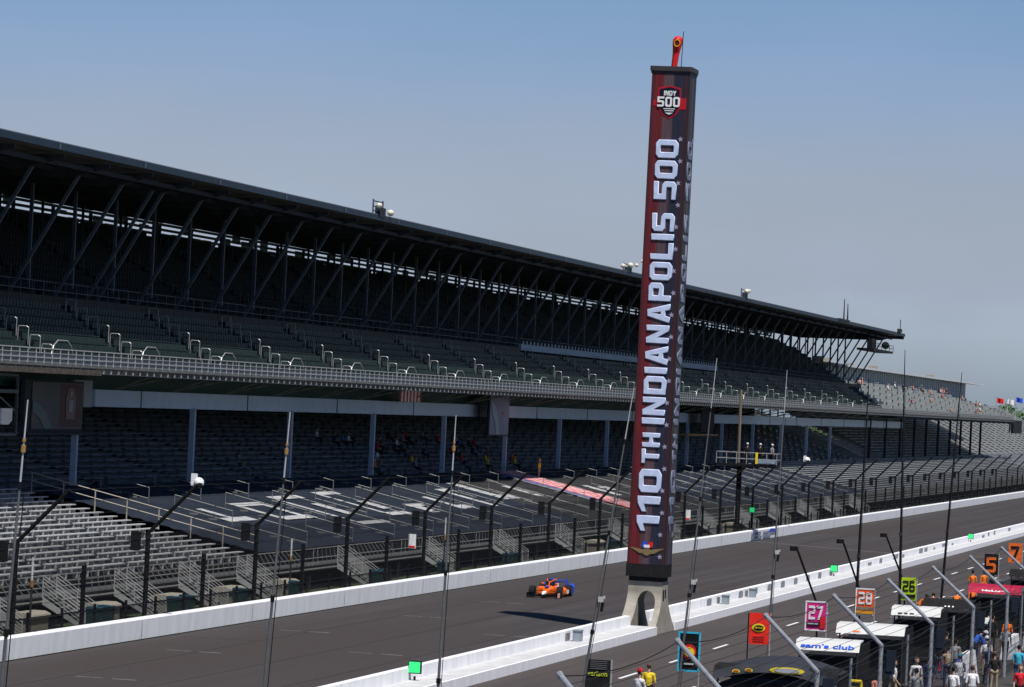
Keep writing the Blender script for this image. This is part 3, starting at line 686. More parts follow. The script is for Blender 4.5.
for r_ in range(17): part('bench_row', MB().box(-60.9 - .9 * r_ - .5, -60.9 - .9 * r_ - .15, 783, 1078, 2.15 + .19 * r_, 2.25 + .19 * r_), ALUF, lw)

# ------------------------------------------------------------------ tarpaulins on the front benches
def zt(x): return 2.25 + (-60.9 - x) * .215
def tarp(y0, y1, x0, x1, m, name, label, cat='tarpaulin', dz=0.0, seed=0, group=None):
    rg = random.Random(seed); mb = MB(); nx = max(2, int((x0 - x1) / .41)); ny = max(2, int((y1 - y0) / .9)); vs = []; fs = []
    for i in range(nx + 1):
        x = x0 + (x1 - x0) * i / nx
        for j in range(ny + 1):
            y = y0 + (y1 - y0) * j / ny
            zz = zt(x) + dz + (.08 if i % 2 else 0.03) + rg.uniform(-.02, .02)
            vs.append((x, y, zz))
    for i in range(nx):
        for j in range(ny):
            a = i * (ny + 1) + j; fs.append((a, a + 1, a + ny + 2, a + ny + 1))
    mb.add(vs, fs)
    o = solo(name, mb, m, label, cat, group, (x0, y0, zt(x0)))
    md = o.modifiers.new('s', 'SOLIDIFY'); md.thickness = .03
    return o
G_ = 'dark covers over the front benches'
nms = ['just right of the silver benches', 'second from the silver benches', 'third from the silver benches', 'left of the flag cover']
ys = [216.5, 249, 282, 310, 338.5]
for i in range(4): tarp(ys[i], ys[i + 1] - .25, -60.9, -74.6, TARP if i < 3 else TARPG, 'bench_cover', 'large navy bench cover with white lettering ' + nms[i], seed=i, group=G_)
for i, (a, b, lab) in enumerate(((346.5, 380, 'charcoal bench cover behind the pylon'), (380.3, 425, 'charcoal bench cover just right of the pylon'), (425.3, 487, 'navy bench cover at the right below the starter stand'))):
    tarp(a, b, -60.9, -74.6, TARPG if i < 1 else TARP, 'bench_cover', lab, seed=10 + i, group=G_)
# flag cover
fl = thing('flag_cover', 'faded stars and stripes flag cover laid over the benches', 'flag', (-67, 342, 3))
def strip(y0, y1, x0, x1, m, nm, dz=.05, seed=0):
    o = tarp(y0, y1, x0, x1, m, nm, '', dz=dz, seed=seed)
    for k_ in ('label', 'category'): del o[k_]
    o.parent = fl; o.location = Vector(o.location) - Vector(fl.location); return o
for k in range(7):
    strip(338.6 + k * 1.1, 339.65 + k * 1.1, -61.0, -74.4, TR if k % 2 == 0 else TWR, 'stripe', .14, seed=k)
strip(335.6, 338.5, -64.5, -73.6, TB, 'canton', .14, 4)
# white lettering blotches on the covers (not legible in the photo): broad strokes draped over the ridges
def stroke(lst, lab, i):
    t = thing('cover_lettering', lab, 'lettering', (lst[0][0], lst[0][2], zt(lst[0][0])), 'white lettering on the bench covers')
    for j, (x0, x1, y0, y1) in enumerate(lst):
        nx = max(2, int((x0 - x1) / .41) + 1); vs = []; fs = []
        for a in range(nx + 1):
            x = x0 + (x1 - x0) * a / nx
            ii = (-60.9 - x) / .41; fz = .06
            for y in (y0, y1): vs.append((x, y, zt(x) + fz + .05 + .012 * j))
        for a in range(nx): fs.append((2 * a, 2 * a + 1, 2 * a + 3, 2 * a + 2))
        part('letter_stroke', MB().add(vs, fs), TW, t)
words = [
 [(-66.6, -69.0, 231, 232.2), (-66.2, -67.0, 229, 235)],
 [(-65.8, -69.6, 240, 241.1), (-65.8, -69.6, 245.6, 246.7), (-68.9, -69.6, 240, 246), (-65.8, -66.5, 240, 247.5)],
 [(-63.9, -70.6, 252, 252.9), (-63.9, -64.6, 252, 259.5), (-69.9, -70.6, 252, 259.5), (-66.0, -68.6, 256, 258)],
 [(-65.5, -71.0, 265, 265.9), (-70.4, -71.1, 265, 271), (-65.2, -65.9, 265, 271), (-66.6, -68.6, 268, 270.4)],
 [(-65.2, -66.9, 277, 279.4), (-66.7, -67.4, 276.5, 282)],
 [(-65.4, -68.8, 288, 289.6), (-65.6, -66.4, 287.5, 292.5)],
 [(-65.6, -70.4, 299, 300.6), (-69.6, -70.4, 299, 303.5)],
 [(-67.0, -71.8, 309, 311.8), (-67.0, -68.2, 312, 315)],
 [(-67.2, -70.4, 323, 325.4)],
 [(-66.0, -69.4, 352, 354.5), (-67.5, -68.7, 356, 360)]]
for i, wds in enumerate(words): stroke(wds, '%s white letter shape from the left painted across the dark bench covers' % ordinal(i + 1), i)
# aisle rails over the covers
ar = MB()
for a, b in (((-61.0, 0), (-63.6, 0)),):
    pass
railf = MB()
def rseg(mb, xa_, xb_):
    za_, zb_ = zt(xa_), zt(xb_)
    mb.path([(xa_, 0, za_), (xa_, 0, za_ + .95), (xb_, 0, zb_ + .95), (xb_, 0, zb_)], .026, 5)
    mb.bar((xa_, 0, za_ + .3), (xb_, 0, zb_ + .3), .025, 5)
    for q in (.33, .66): mb.box(xa_ + (xb_ - xa_) * q - .25, xa_ + (xb_ - xa_) * q + .25, -.08, .08, za_ + (zb_ - za_) * q + .1, za_ + (zb_ - za_) * q + .2)
r1 = MB(); rseg(r1, -61.0, -64.0); rseg(r1, -65.6, -69.2); rseg(r1, -70.8, -73.8)
r1m = r1.mesh('aisle_handrail', mat('dull handrail', (0.20, 0.20, 0.19), 0.5, metal=0.3))
i = 0; y = 227.2
while y < 484:
    if not 338 < y < 347:
        o = link('aisle_handrail', r1m, None, (0, y, 0)); i += 1
        tag(o, '%s pale stepped handrail from the left across the dark bench covers' % ordinal(i), 'handrail', 'handrails across the bench covers')
    y += 10.72
# brown rail down the left edge of the first cover
m = MB()
for z_ in (.55, 1.0): m.bar((-61.0, 216.1, zt(-61) + z_), (-74.4, 216.1, zt(-74.4) + z_), .035, 5)
for k in range(8): x = -61.0 - 1.9 * k; m.bar((x, 216.1, zt(x) - .2), (x, 216.1, zt(x) + 1.0), .04, 5)
solo('edge_handrail', m, mat('weathered rail', (0.36, 0.32, 0.27), 0.6), 'weathered handrail running up between the silver benches and the first navy cover', 'handrail', None, (-61, 216.1, 2))

# ------------------------------------------------------------------ front walkway structure and stairs
fwk = thing('front_gangway', 'raised grey gangway with barred railing along the foot of the benches', 'gangway', (-60.3, 300, 0))
part('floor', MB().box(-61.0, -59.6, 138, 780, 1.28, 1.42), ALUD, fwk)
part('skirt', MB().box(-61.4, -61.2, 138, 780, 0, 1.2), BLKC, fwk); part('riser_panel', MB().box(-61.4, -61.2, 138, 780, 1.2, 2.05), mat('riser panel', (0.17, 0.165, 0.155), 0.8, col2=(0.05, 0.05, 0.05), scale=1.5, stretch=(1, 1, 3)), fwk)
pzm = MB().box(-59.8, -59.7, 0, .1, 0, 1.3).mesh('post', STEELD); y = 138.0
while y < 780: link('post', pzm, fwk, (60.3, y - 300, 0)); y += 7.13
rl = MB()
for z in (1.85, 2.4): rl.bar((-59.65, 0, z), (-59.65, 21.4, z), .028, 4)
for k in range(20): rl.bar((-59.65, .2 + 1.07 * k, 1.42), (-59.65, .2 + .9 * k, 2.4), .022, 4)
rl.box(-59.62, -59.6, 0, 21.4, 1.2, 1.42)
rlm = rl.mesh('gangway_railing', mat('gangway rail', (0.36, 0.355, 0.33), 0.6, var=0.25))
y = 138.0
while y < 770: link('gangway_railing', rlm, fwk, (60.3, y - 300, 0)); y += 21.4
st = thing('stairs', 'stairs', 'stairs', (-59.6, 176, 0), 'aluminium stairs down from the bench gangway')
sf = MB()
for k in range(7): sf.box(.28 * k, .28 * k + .3, 0, 1.9, 1.35 - .19 * k - .05, 1.35 - .19 * k)
part('steps', sf, ALUD, st, world=False)
for yy in (-.05, 1.9):
    s_ = MB().prism([(0, 1.1), (2.1, 0), (2.1, .18), (0, 1.45)], 'y', yy, yy + .05); part('stringer', s_, ALU, st, world=False)
    rr_ = MB()
    for q in range(6):
        h_ = .25 + .16 * q; rr_.bar((0, yy, 1.4 + h_), (2.1, yy, .05 + h_), .024, 4)
    for q in range(3): rr_.bar((1.05 * q, yy, 1.35 - .68 * q), (1.05 * q, yy, 2.45 - .68 * q), .032, 4)
    part('stair_railing', rr_, ALU, st, world=False)
ysr = [165.0, 175.7, 186.4, 197.1, 207.8] + [229.2 + 21.4 * k for k in range(12)]
for i, y in enumerate(ysr):
    lab = '%s aluminium stairs from the left, dropping from the gangway to the verge' % ordinal(i + 1)
    if i == 0: st.location = (-59.6, y, 0); st['label'] = lab
    else: copy_tree(st, (-59.6, y, 0), lab)
rs_ = thing('rear_stairs', 'pale railed stairway dropping through the shaded rear benches right of the starter stand', 'stairs', (-80, 560, 5))
A_, B_ = Vector((-86.0, 606, 9.6)), Vector((-76.9, 610.5, 5.6))
m = MB()
for k in range(22):
    p = A_.lerp(B_, k / 21); m.box(p.x - .25, p.x + .25, p.y - 1.6, p.y + 1.6, p.z - .12, p.z)
part('steps', m, ALUF, rs_)
for s_ in (-1.7, 1.7):
    m = MB()
    for h_ in (.3, .65, 1.05): m.bar(A_ + Vector((0, s_, h_)), B_ + Vector((0, s_, h_)), .045, 4)
    for k in range(8): p = A_.lerp(B_, k / 7); m.bar((p.x, p.y + s_, p.z), (p.x, p.y + s_, p.z + 1.05), .045, 4)
    part('stair_railing', m, ALUF, rs_)
WPOLES = [(-57.5, 167.9, 2.6, 3.6, 'white topped pole by the gangway at the far left'), (-57.5, 211.0, 2.45, 3.4, 'white topped pole in front of the first navy cover'), (-57.5, 247.9, 2.75, 3.85, 'white topped pole beside the fence notice near the centre left')]
for (x, y, z0_, z1_, lab) in WPOLES:
    t = thing('marker_pole', lab, 'pole', (x, y, 0), 'short white topped poles along the gangway')
    part('lower_pole', MB().bar((x, y, 0), (x, y, z0_), .05, 6), STEELD, t); part('upper_pole', MB().bar((x, y, z0_), (x, y, z1_), .05, 6), WHT, t)
    part('collar', MB().bar((x, y, z0_ - .3), (x, y, z0_), .08, 8), mat('brass clamp', (0.30, 0.17, 0.06), .5), t)
# tan covered units and green bins
for i, y in enumerate((171.5, 182.0, 192.8, 203.6, 214.5, 305, 372)):
    u = thing('utility_unit', '%s tan round topped utility unit from the left under the gangway' % ordinal(i + 1), 'utility unit', (-58.8, y, 0), 'tan utility units under the gangway')
    part('body', MB().box(-59.3, -58.3, y - 1.3, y + 1.3, 0, .75), TAN, u)
    part('lid', MB().prism([(-59.4, .75), (-58.2, .75), (-58.25, .89), (-58.5, 1.0), (-59.1, 1.0), (-59.35, .89)], 'y', y - 1.4, y + 1.4), mat('pale tan lid', (0.34, 0.31, 0.25), 0.8), u)
bn = [(173.6, 1), (175.3, 1), (186.0, 1), (188.0, 0), (197.4, 1), (208.2, 1), (226, 1), (228.2, 1), (243, 0), (262, 1), (264.3, 1), (300, 1)]
b0 = None; j = 0
for i, (y, s_) in enumerate(bn):
    lab = '%s dark green wheeled bin from the left behind the white outer wall' % ordinal(i + 1)
    if b0 is None:
        b0 = thing('wheeled_bin', lab, 'bin', (-56.4, y, 0), 'green bins behind the outer wall')
        part('body', MB().loft([[(-.26, -.24, .1), (.26, -.24, .1), (.26, .24, .1), (-.26, .24, .1)], [(-.33, -.31, 1.15), (.33, -.31, 1.15), (.33, .31, 1.15), (-.33, .31, 1.15)]]), BINS, b0, world=False)
        part('lid', MB().prism([(-.36, 1.151), (.36, 1.151), (.3, 1.24), (-.3, 1.27)], 'y', -.34, .34), mat('bin lid', (0.02, 0.07, 0.10), 0.5), b0, world=False)
        for s in (-1, 1): part('wheel', MB().bar((.3, s * .3, .12), (.3, s * .24, .12), .12, 12), BLK, b0, world=False)
    else: copy_tree(b0, (-56.4, y, 0), lab)

# ------------------------------------------------------------------ catch fence on the outer wall
cf = thing('catch_fence', 'tall black catch fence with overhanging arms on the outer wall', 'fence', (-54.3, 300, 0))
pb = MB().path([(-54.3, 0, .0), (-54.3, 0, 4.75)], .12, 6).mesh('fence_post', BLK)
pa = MB().path([(-54.3, 0, 4.7), (-52.1, 0, 7.0)], .085, 6).mesh('arm', BLK)
psm = MB().path([(-54.3, 0, .0), (-54.3, 0, 3.5)], .11, 6).mesh('short_post', BLK)
FY = [156.35 + 18.1 * k for k in range(-1, 38)]
for y in FY:
    p = link('fence_post', pb, cf, (54.3, y - 300, 0)); link('arm', pa, p)
    link('short_post', psm, cf, (54.3, y + 9.05 - 300, 0))
cb = MB()
for z in (1.5, 2.1, 2.7, 3.3, 3.9, 4.5): cb.bar((-54.18, FY[0], z), (-54.18, FY[-1], z), .012, 3)
for q in (.25, .5, .75, 1): cb.bar((-54.3 + 2.2 * q, FY[0], 4.75 + 2.25 * q), (-54.3 + 2.2 * q, FY[-1], 4.75 + 2.25 * q), .012, 3)
part('fence_cable', cb, CABLE, cf)
WIRE = mat('wire mesh', (0.02, 0.02, 0.022), 0.7, alpha=0.24); WIRED = mat('dense wire mesh', (0.02, 0.02, 0.022), 0.7, alpha=0.2)
wm = MB().box(-54.21, -54.205, .15, 17.95, .95, 4.7).mesh('wire_mesh', WIRE); wd_ = MB().box(-55.26, -55.255, 0, 18.1, .05, 1.3).mesh('wire_mesh', WIRED)
for y in FY[:-1]: link('wire_mesh', wm, cf, (54.3, y - 300, 0))
# low black rail behind the wall
lf = thing('low_fence', 'low black post and rail fence just behind the white outer wall', 'fence', (-55.2, 300, 0))
lfm = MB()
for z in (.75, 1.35): lfm.bar((-55.2, 0, z), (-55.2, 18.1, z), .03, 4)
for k in range(4): lfm.bar((-55.2, 4.52 * k, 0), (-55.2, 4.52 * k, 1.6), .07, 5)
lfn = lfm.mesh('fence_panel', BLK)
for y in FY[:-1]:
    link('fence_panel', lfn, lf, (55.2, y - 300, 0)); link('wire_mesh', wd_, lf, (55.2, y - 300, 0))
lsm = MB().box(-.17, .17, -.2, .2, -.85, .0).box(-.19, .19, -.22, -.18, -.87, .02).bar((.1, 0, -.1), (.5, 0, -.1), .04, 5).mesh('loudspeaker', BLK)
for i, y in enumerate(FY[1:26]):
    o = link('loudspeaker', lsm, None, (-54.85, y - .05, 4.75))
    tag(o, '%s black box loudspeaker from the left hung at the bend of a fence post' % ordinal(i + 1), 'loudspeaker', 'loudspeakers on the catch fence')
def dome(x, y, z, lab, s=.24):
    t = thing('dome_camera', lab, 'camera', (x, y, z))
    part('housing', MB().ball((x, y, z), s, n=12, m=8), WHT, t)
    part('mount', MB().box(x - .35, x - .1, y - .1, y + .1, z - .15, z + .4), WHT, t)
    part('lens', MB().ball((x + .08, y - .14, z - .12), s * .6), GLS, t)
dome(-52.1, 174.7, 7.1, 'white dome camera on the second arm of the catch fence')
dome(-52.0, 373, 7.2, 'white dome camera on the fence arm right of the starter stand', .28)
for i, (x, y, z, lab) in enumerate(((-54.05, 224.7, 3.1, 'small white and red notice on the fence left of the mast'), (-54.05, 319.5, 2.9, 'small white notice on the fence just right of the pylon'))):
    t = thing('fence_notice', lab, 'sign', (x, y, z)); part('board', MB().box(x - .22, x + .22, y - .02, y + .02, z - .42, z + .42), WHT, t)
    part('print', MB().box(x - .18, x + .18, y - .035, y - .021, z - .38, z - .25), RED, t)

# ------------------------------------------------------------------ starter stand
YS = 352
t = thing('starter_stand', 'black pole with a railed platform over the outer wall by the finish line', 'starter stand', (-55.1, YS, 0))
part('pole', MB().bar((-55.1, YS, 0), (-55.1, YS, 6.7), .24, 8), BLK, t)
part('upper_mast', MB().path([(-55.25, YS + .2, 6.9), (-55.3, YS + .2, 13.4)], .13, 6), mat('weathered mast', (0.16, 0.13, 0.10), 0.7), t)
part('floor', MB().box(-57.0, -51.6, YS - 1.3, YS + 1.3, 6.6, 6.85), BLK, t)
gm = MB()
for z in (7.3, 7.85):
    gm.path([(-57.0, YS - 1.3, z), (-51.6, YS - 1.3, z), (-51.6, YS + 1.3, z), (-57.0, YS + 1.3, z), (-57.0, YS - 1.3, z)], .035, 4)
for x in (-57, -56.1, -55.2, -54.3, -53.4, -52.5, -51.6): gm.bar((x, YS - 1.3, 6.85), (x, YS - 1.3, 7.85), .035, 4)
part('guardrail', gm, RAIL, t)
part('padding', MB().box(-53.3, -51.7, YS - 1.36, YS - 1.30, 6.95, 7.3).box(-53.5, -53.3, YS - 1.37, YS - 1.30, 6.9, 7.9, 1), [mat('blue padding', (0.22, 0.28, 0.36), 0.6), YEL], t)

# ------------------------------------------------------------------ screens and banners under the deck
t = thing('video_board', 'dark video board showing a track picture, hung under the deck at the left', 'screen', (-74, 219, 8.5))
part('frame', MB().box(-74.3, -74.05, 213.5, 223.9, 8.4, 11.4).box(-74.0, -73.8, 213.6, 224, 8.3, 8.42), STEELD, t)
scm = mat('video picture', (0.030, 0.028, 0.036), 0.35, col2=(0.06, 0.05, 0.06), scale=0.3)
sc = part('screen', MB().box(-74.03, -74.0, 214.6, 223.6, 8.62, 11.3), scm, t)
def yz(pts): return MB().prism(pts, 'x', -73.99, -73.97)
part('picture_road', yz([(214.7, 10.2), (216.0, 10.0), (217.3, 9.4), (218.2, 8.65), (216.8, 8.65), (216.0, 9.2), (214.7, 9.6)]), mat('picture teal', (0.02, 0.06, 0.075), 0.4), sc)
part('picture_panel', MB().box(-73.998, -73.992, 219.6, 223.4, 8.75, 11.2), mat('picture dark red', (0.06, 0.012, 0.018), 0.4), sc)
part('picture_figure', yz([(220.6, 9.2), (222.2, 9.2), (222.3, 10.4), (221.9, 11.0), (220.9, 11.0), (220.5, 10.4)]), mat('picture red', (0.11, 0.02, 0.03), 0.4), sc)
part('picture_detail', MB().prism([(221.1, 9.6), (221.7, 9.6), (221.8, 10.3), (221.0, 10.3)], 'x', -73.965, -73.95).prism([(221.2, 10.5), (221.6, 10.5), (221.6, 10.8), (221.2, 10.8)], 'x', -73.965, -73.95), mat('picture pale', (0.18, 0.19, 0.24), 0.4), sc)
t = thing('service_frame', 'open steel frame with a white speaker left of the video board', 'frame', (-74, 205, 8))
part('frame', MB().path([(-74, 207.5, 8.3), (-74, 207.5, 11.6), (-74, 212, 11.6), (-74, 212, 8.3), (-74, 207.5, 8.3)], .1, 4).path([(-74, 208, 10.7), (-74, 211.8, 9.6)], .06, 4).box(-74.1, -73.9, 207.5, 212, 10.6, 10.8), STEEL, t)
part('speaker', MB().box(-74.3, -73.8, 209, 210.8, 9.05, 9.75).prism([(209.0, 9.05), (210.8, 9.05), (210.4, 8.85), (209.4, 8.85)], 'x', -74.2, -73.85), WHT, t)
t = thing('hanging_screen', 'tall narrow screen showing a curved road, hung in front of the pale beam', 'screen', (-73.5, 335, 8.4))
part('frame', MB().box(-73.75, -73.55, 331.4, 339.4, 8.4, 12.3), STEELD, t)
sc = part('screen', MB().box(-73.54, -73.5, 331.6, 339.2, 8.5, 12.2), mat('violet picture', (0.07, 0.075, 0.16), 0.4, col2=(0.15, 0.13, 0.24), scale=0.25), t)
part('picture_road', MB().prism([(332.0, 11.4), (333.4, 11.0), (334.8, 10.0), (335.6, 8.55), (334.2, 8.55), (333.6, 9.6), (332.4, 10.3)], 'x', -73.49, -73.47).prism([(336.6, 10.2), (337.2, 10.2), (337.2, 10.5), (336.6, 10.5)], 'x', -73.49, -73.47, 1), [mat('picture pale blue', (0.20, 0.24, 0.32), 0.4), RED], sc)
t = thing('hanging_banner', 'dark brown banner over an orange edged platform right of the pylon', 'banner', (-73.5, 442, 8))
part('cloth', MB().box(-73.6, -73.5, 440.5, 449.5, 9.1, 12.3), mat('brown banner', (0.035, 0.025, 0.03), 0.7), t)
part('platform', MB().box(-74.2, -73.2, 430, 451, 8.55, 8.75), mat('orange edge', (0.40, 0.20, 0.06), 0.7), t)
t = thing('bunting', 'small red and white striped cloth sloping over the pale beam', 'flag', (-74.8, 310, 11))
for k in range(13):
    a = 298.0 + k * .55
    part('red_stripe' if k % 2 == 0 else 'white_stripe', MB().add([(-73.2, a, 11.93), (-73.2, a + .55, 11.93), (-73.9, a + 3.4, 11.0), (-73.9, a + 2.85, 11.0)], [(0, 1, 2, 3)]), mat('bunting red', (0.5, 0.05, 0.06), 0.7) if k % 2 == 0 else WHT, t)

# ------------------------------------------------------------------ roof equipment
def roofcam(y, h, lab, balls, dish=True):
    t = thing('roof_camera_mast', lab, 'camera mast', (-70, y, 24.1))
    m = MB()
    for dx, dy in ((-.3, -1.4), (-.3, 1.4)): m.bar((-70 + dx, y + dy, 24.1), (-70 + dx, y + dy, 24.1 + h), .06, 5)
    for z in (.35, .6, .9): m.bar((-70.3, y - 1.4, 24.1 + h * z), (-70.3, y + 1.4, 24.1 + h * z), .05, 5)
    part('frame', m, STEEL, t)
    part('core', MB().box(-70.3, -69.9, y - .8, y + .8, 24.12, 24.1 + h * .55), STEELD, t)
    for (dy, dz, r) in balls: part('dish', MB().ball((-69.9, y + dy, 24.1 + dz), r, n=12, m=8, sc=(1, 1.3, .9)), mat('cream dish', (0.62, 0.58, 0.46), 0.5), t)
roofcam(277, 1.25, 'roof camera mast with two cream dishes near the left of the roof', ((-1.2, .8, .22), (2.2, .45, .26)))
roofcam(374, .95, 'roof mast with a cluster of pale domes just left of the pylon', ((-3.8, .55, .25), (0, .75, .3), (3.2, .9, .2), (6, 1.4, .16)))
roofcam(446, 1.2, 'roof mast with one pale dome just right of the pylon', ((0, .9, .32), (1.8, 1.0, .2)))
t = thing('roof_antenna', 'pair of tall dark antennas on the roof towards its right end', 'antenna', (-70, 532, 24.1))
part('rod', MB().bar((-70, 531, 24.1), (-70, 531, 27.1), .11, 5, .05), BLK, t); part('rod', MB().bar((-70, 535, 24.1), (-70, 534.6, 26.6), .12, 5, .05), BLK, t)
part('base', MB().box(-70.4, -69.8, 526, 536, 24.12, 24.4), STEELD, t)
t = thing('roof_aerial', 'thin aerial at the right tip of the roof', 'antenna', (-69.8, 594, 24))
part('rod', MB().bar((-69.8, 594, 24), (-69.8, 594, 26.2), .06, 5), BLK, t); part('box', MB().box(-70, -69.6, 592, 595, 24.3, 24.8), STEELD, t)
t = thing('camera_balcony', 'small railed camera balcony hanging under the right end of the roof', 'balcony', (-70.5, 575, 20.8))
part('floor', MB().box(-71.8, -69.4, 560, 583, 20.9, 21.2), BLK, t)
m = MB()
for z in (21.6, 22.0): m.bar((-69.4, 560, z), (-69.4, 583, z), .05, 4)
for k in range(6): m.bar((-69.4, 560 + 4.6 * k, 21.2), (-69.4, 560 + 4.6 * k, 22.0), .05, 4)
for y in (562, 571): m.bar((-70.5, y, 21.2), (-70.5, y, 23.5), .1, 4)
part('railing', m, BLK, t)
part('camera_unit', MB().ball((-70, 578.5, 22.0), .55, sc=(1, 3, 1)).box(-70.5, -69.8, 561, 565, 21.2, 22.6), BLK, t)
t = thing('end_loudspeaker', 'large black loudspeaker hung under the far right end of the open deck', 'loudspeaker', (-70, 800, 9.5))
part('cabinet', MB().box(-70.8, -69.9, 793, 812, 9.6, 12.2), BLK, t); part('bracket', MB().bar((-70.2, 789, 9.2), (-70.2, 789, 12.6), .14, 5), RAIL, t)

# ------------------------------------------------------------------ flags at the far right
for i, (y, z, m, lab) in enumerate(((864, 16.6, RED, 'red flag on a pole at the far right'), (889, 16.6, WHT, 'white and navy flag on a pole between the red and blue flags'), (911, 17.2, BLUE, 'blue flag on a pole at the far right edge'))):
    t = thing('flagpole', lab, 'flag', (-80, y, 0))
    part('pole', MB().bar((-80, y, 0), (-80, y, z + .6), .09, 6), RAIL, t)
    vs = []; fs = []
    for a in range(7):
        for b in range(4): vs.append((-80.0 + .24 * a, y + .3 * math.sin(a * 1.3), z + .4 - .36 * b - .05 * a))
    for a in range(6):
        for b in range(3): q = a * 4 + b; fs.append((q, q + 1, q + 5, q + 4))
    o = part('cloth', MB().add(vs, fs), m, t); o.modifiers.new('s', 'SOLIDIFY').thickness = .03

# ------------------------------------------------------------------ trees
def tree(x, y, h, r, lab, seed, dense=900):
    rg = random.Random(seed); t = thing('leafy_tree', lab, 'tree', (x, y, 0), 'trees beyond the stands')
    m = MB().bar((x, y, 0), (x, y, h * .55), .45, 8, .25)
    for k in range(7):
        a = rg.uniform(0, 6.28); m.bar((x, y, h * rg.uniform(.3, .5)), (x + r * .7 * math.cos(a), y + r * .7 * math.sin(a), h * rg.uniform(.6, .9)), .18, 5, .05)
    part('trunk', m, BARK, t)
    cl = [(x + r * rg.uniform(-.75, .75), y + r * rg.uniform(-.75, .75), h * rg.uniform(.45, .88), r * rg.uniform(.25, .45)) for _ in range(16)]
    c = MB()
    for k in range(dense):
        q = rg.choice(cl); v = Vector((rg.gauss(0, 1), rg.gauss(0, 1), rg.gauss(0, 1))).normalized() * q[3] * rg.uniform(.6, 1.1)
        p = Vector(q[:3]) + v; s = rg.uniform(.25, .6)
        u = Vector((rg.gauss(0, 1), rg.gauss(0, 1), rg.gauss(0, 1))).normalized(); w_ = u.orthogonal().normalized()
        c.add([p - u * s, p + w_ * s * .6, p + u * s, p - w_ * s * .6], [(0, 1, 2, 3)], rg.choice((0, 0, 1, 2)))
    part('crown', c, LEAF, t)
tr = [(-128, 1330, 17, 9), (-117, 1345, 18, 8), (-106, 1360, 16, 8), (-96, 1340, 17, 9), (-85, 1370, 18, 9), (-140, 1350, 17, 9)]
for i, (x, y, h, r) in enumerate(tr): tree(x, y, h, r, '%s tree from the left in the green row behind the flags at far right' % ordinal(i + 1), 20 + i, 1500)
tree(-112, 960, 11, 6, 'green tree seen through the gap below the far rail', 31); tree(-124, 1010, 12, 6, 'second green tree seen through the gap below the far rail', 32)
# ------------------------------------------------------------------ near fence along the pit walkway
nf = thing('near_fence', 'near galvanised fence with inward leaning tops and dark cables along the pits', 'fence', (-16, 150, 0))
NY = [103.2 + 15.85 * k for k in range(-1, 14)]
npm = MB().path([(-16, 0, -.02), (-16, 0, 3.87)], .072, 10).mesh('fence_post', GALV)
nar = MB().path([(-16, 0, 3.83), (-18, 2.6, 5.26)], .068, 10).bar((-17.96, 2.55, 5.23), (-18.04, 2.65, 5.29), .085, 8).mesh('arm', GALV)
nsh = MB().path([(-16, 0, -.02), (-16, 0, 3.8)], .045, 8).mesh('thin_post', mat('thin post', (0.26, 0.28, 0.30), 0.4, metal=0.4))
for y in NY:
    p = link('fence_post', npm, nf, (16, y - 150, 0)); link('arm', nar, p)
    link('thin_post', nsh, nf, (16, y + 7.9 - 150, 0))
nc = MB()
for z in [.25 + .27 * k for k in range(13)]: nc.bar((-15.9, NY[0], z), (-15.9, NY[-1], z), .008, 3)
def sag(x, z, r, dp=.2):
    for a, b in zip(NY, NY[1:]):
        pts = [(x, a + 2.5 * (-16 - x) / 2 + (b - a) * q / 6, z - dp * 4 * (q / 6) * (1 - q / 6)) for q in range(7)]; nc.path(pts, r, 3)
for k in range(9):
    q = k / 8; sag(-16 - 2 * q, 3.83 + 1.42 * q, .009 if k < 8 else .018, .03 if k < 8 else .25)
sag(-15.95, 3.8, .02); sag(-15.95, 2.2, .025)
part('fence_cable', nc, CABLE, nf)
nwm = MB().box(-16.03, -16.025, .1, 15.75, .1, 3.8).mesh('wire_mesh', mat('near wire mesh', (0.03, 0.03, 0.032), 0.7, alpha=0.13))
for y in NY[:-1]: link('wire_mesh', nwm, nf, (16, y - 150, 0))
# pit wall
pw = thing('pit_wall', 'low dark pit wall between the pit boxes and the timing stands', 'wall', (-24.3, 180, 0))
part('wall_body', MB().box(-24.45, -24.15, 90, 420, 0, .85), mat('pit wall', (0.06, 0.06, 0.065), 0.8), pw)

# ------------------------------------------------------------------ pit sign boards
def board(name, x, y, z0, z1, wd, m, lab, frame=None, thick=.05):
    t = thing(name, lab, 'sign', (x, y, 0), 'sign boards held over the pit wall')
    b = part('board', MB().box(x - wd / 2, x + wd / 2, y - thick / 2, y + thick / 2, z0, z1), m, t)
    part('pole', MB().bar((x + wd / 2 + .04, y, 0), (x + wd / 2 + .04, y, z1 + .02), .03, 6), RAIL, t)
    if frame: part('frame', MB().box(x - wd / 2 - .06, x + wd / 2 + .02, y - .04, y + .04, z1, z1 + .06).box(x - wd / 2 - .06, x + wd / 2 + .02, y - .04, y + .04, z0 - .06, z0).box(x - wd / 2 - .06, x - wd / 2, y - .04, y + .04, z0, z1), frame, t)
    return t, b
def glyph_on(t, txt, x, y, z, wd, hh, m, yoff=.03):
    lettering('number', glyph_mesh(txt, hh, wd, .008, .0, .8), m, t, (x, y - yoff - .012, z), (1, 0, 0), (0, 0, 1))
def font_on(t, txt, x, y, z, size, m, width=None, yoff=.03, name='writing', off=.02):
    lettering(name, font_mesh(txt, size, width, .006, off), m, t, (x, y - yoff - .012, z), (1, 0, 0), (0, 0, 1))
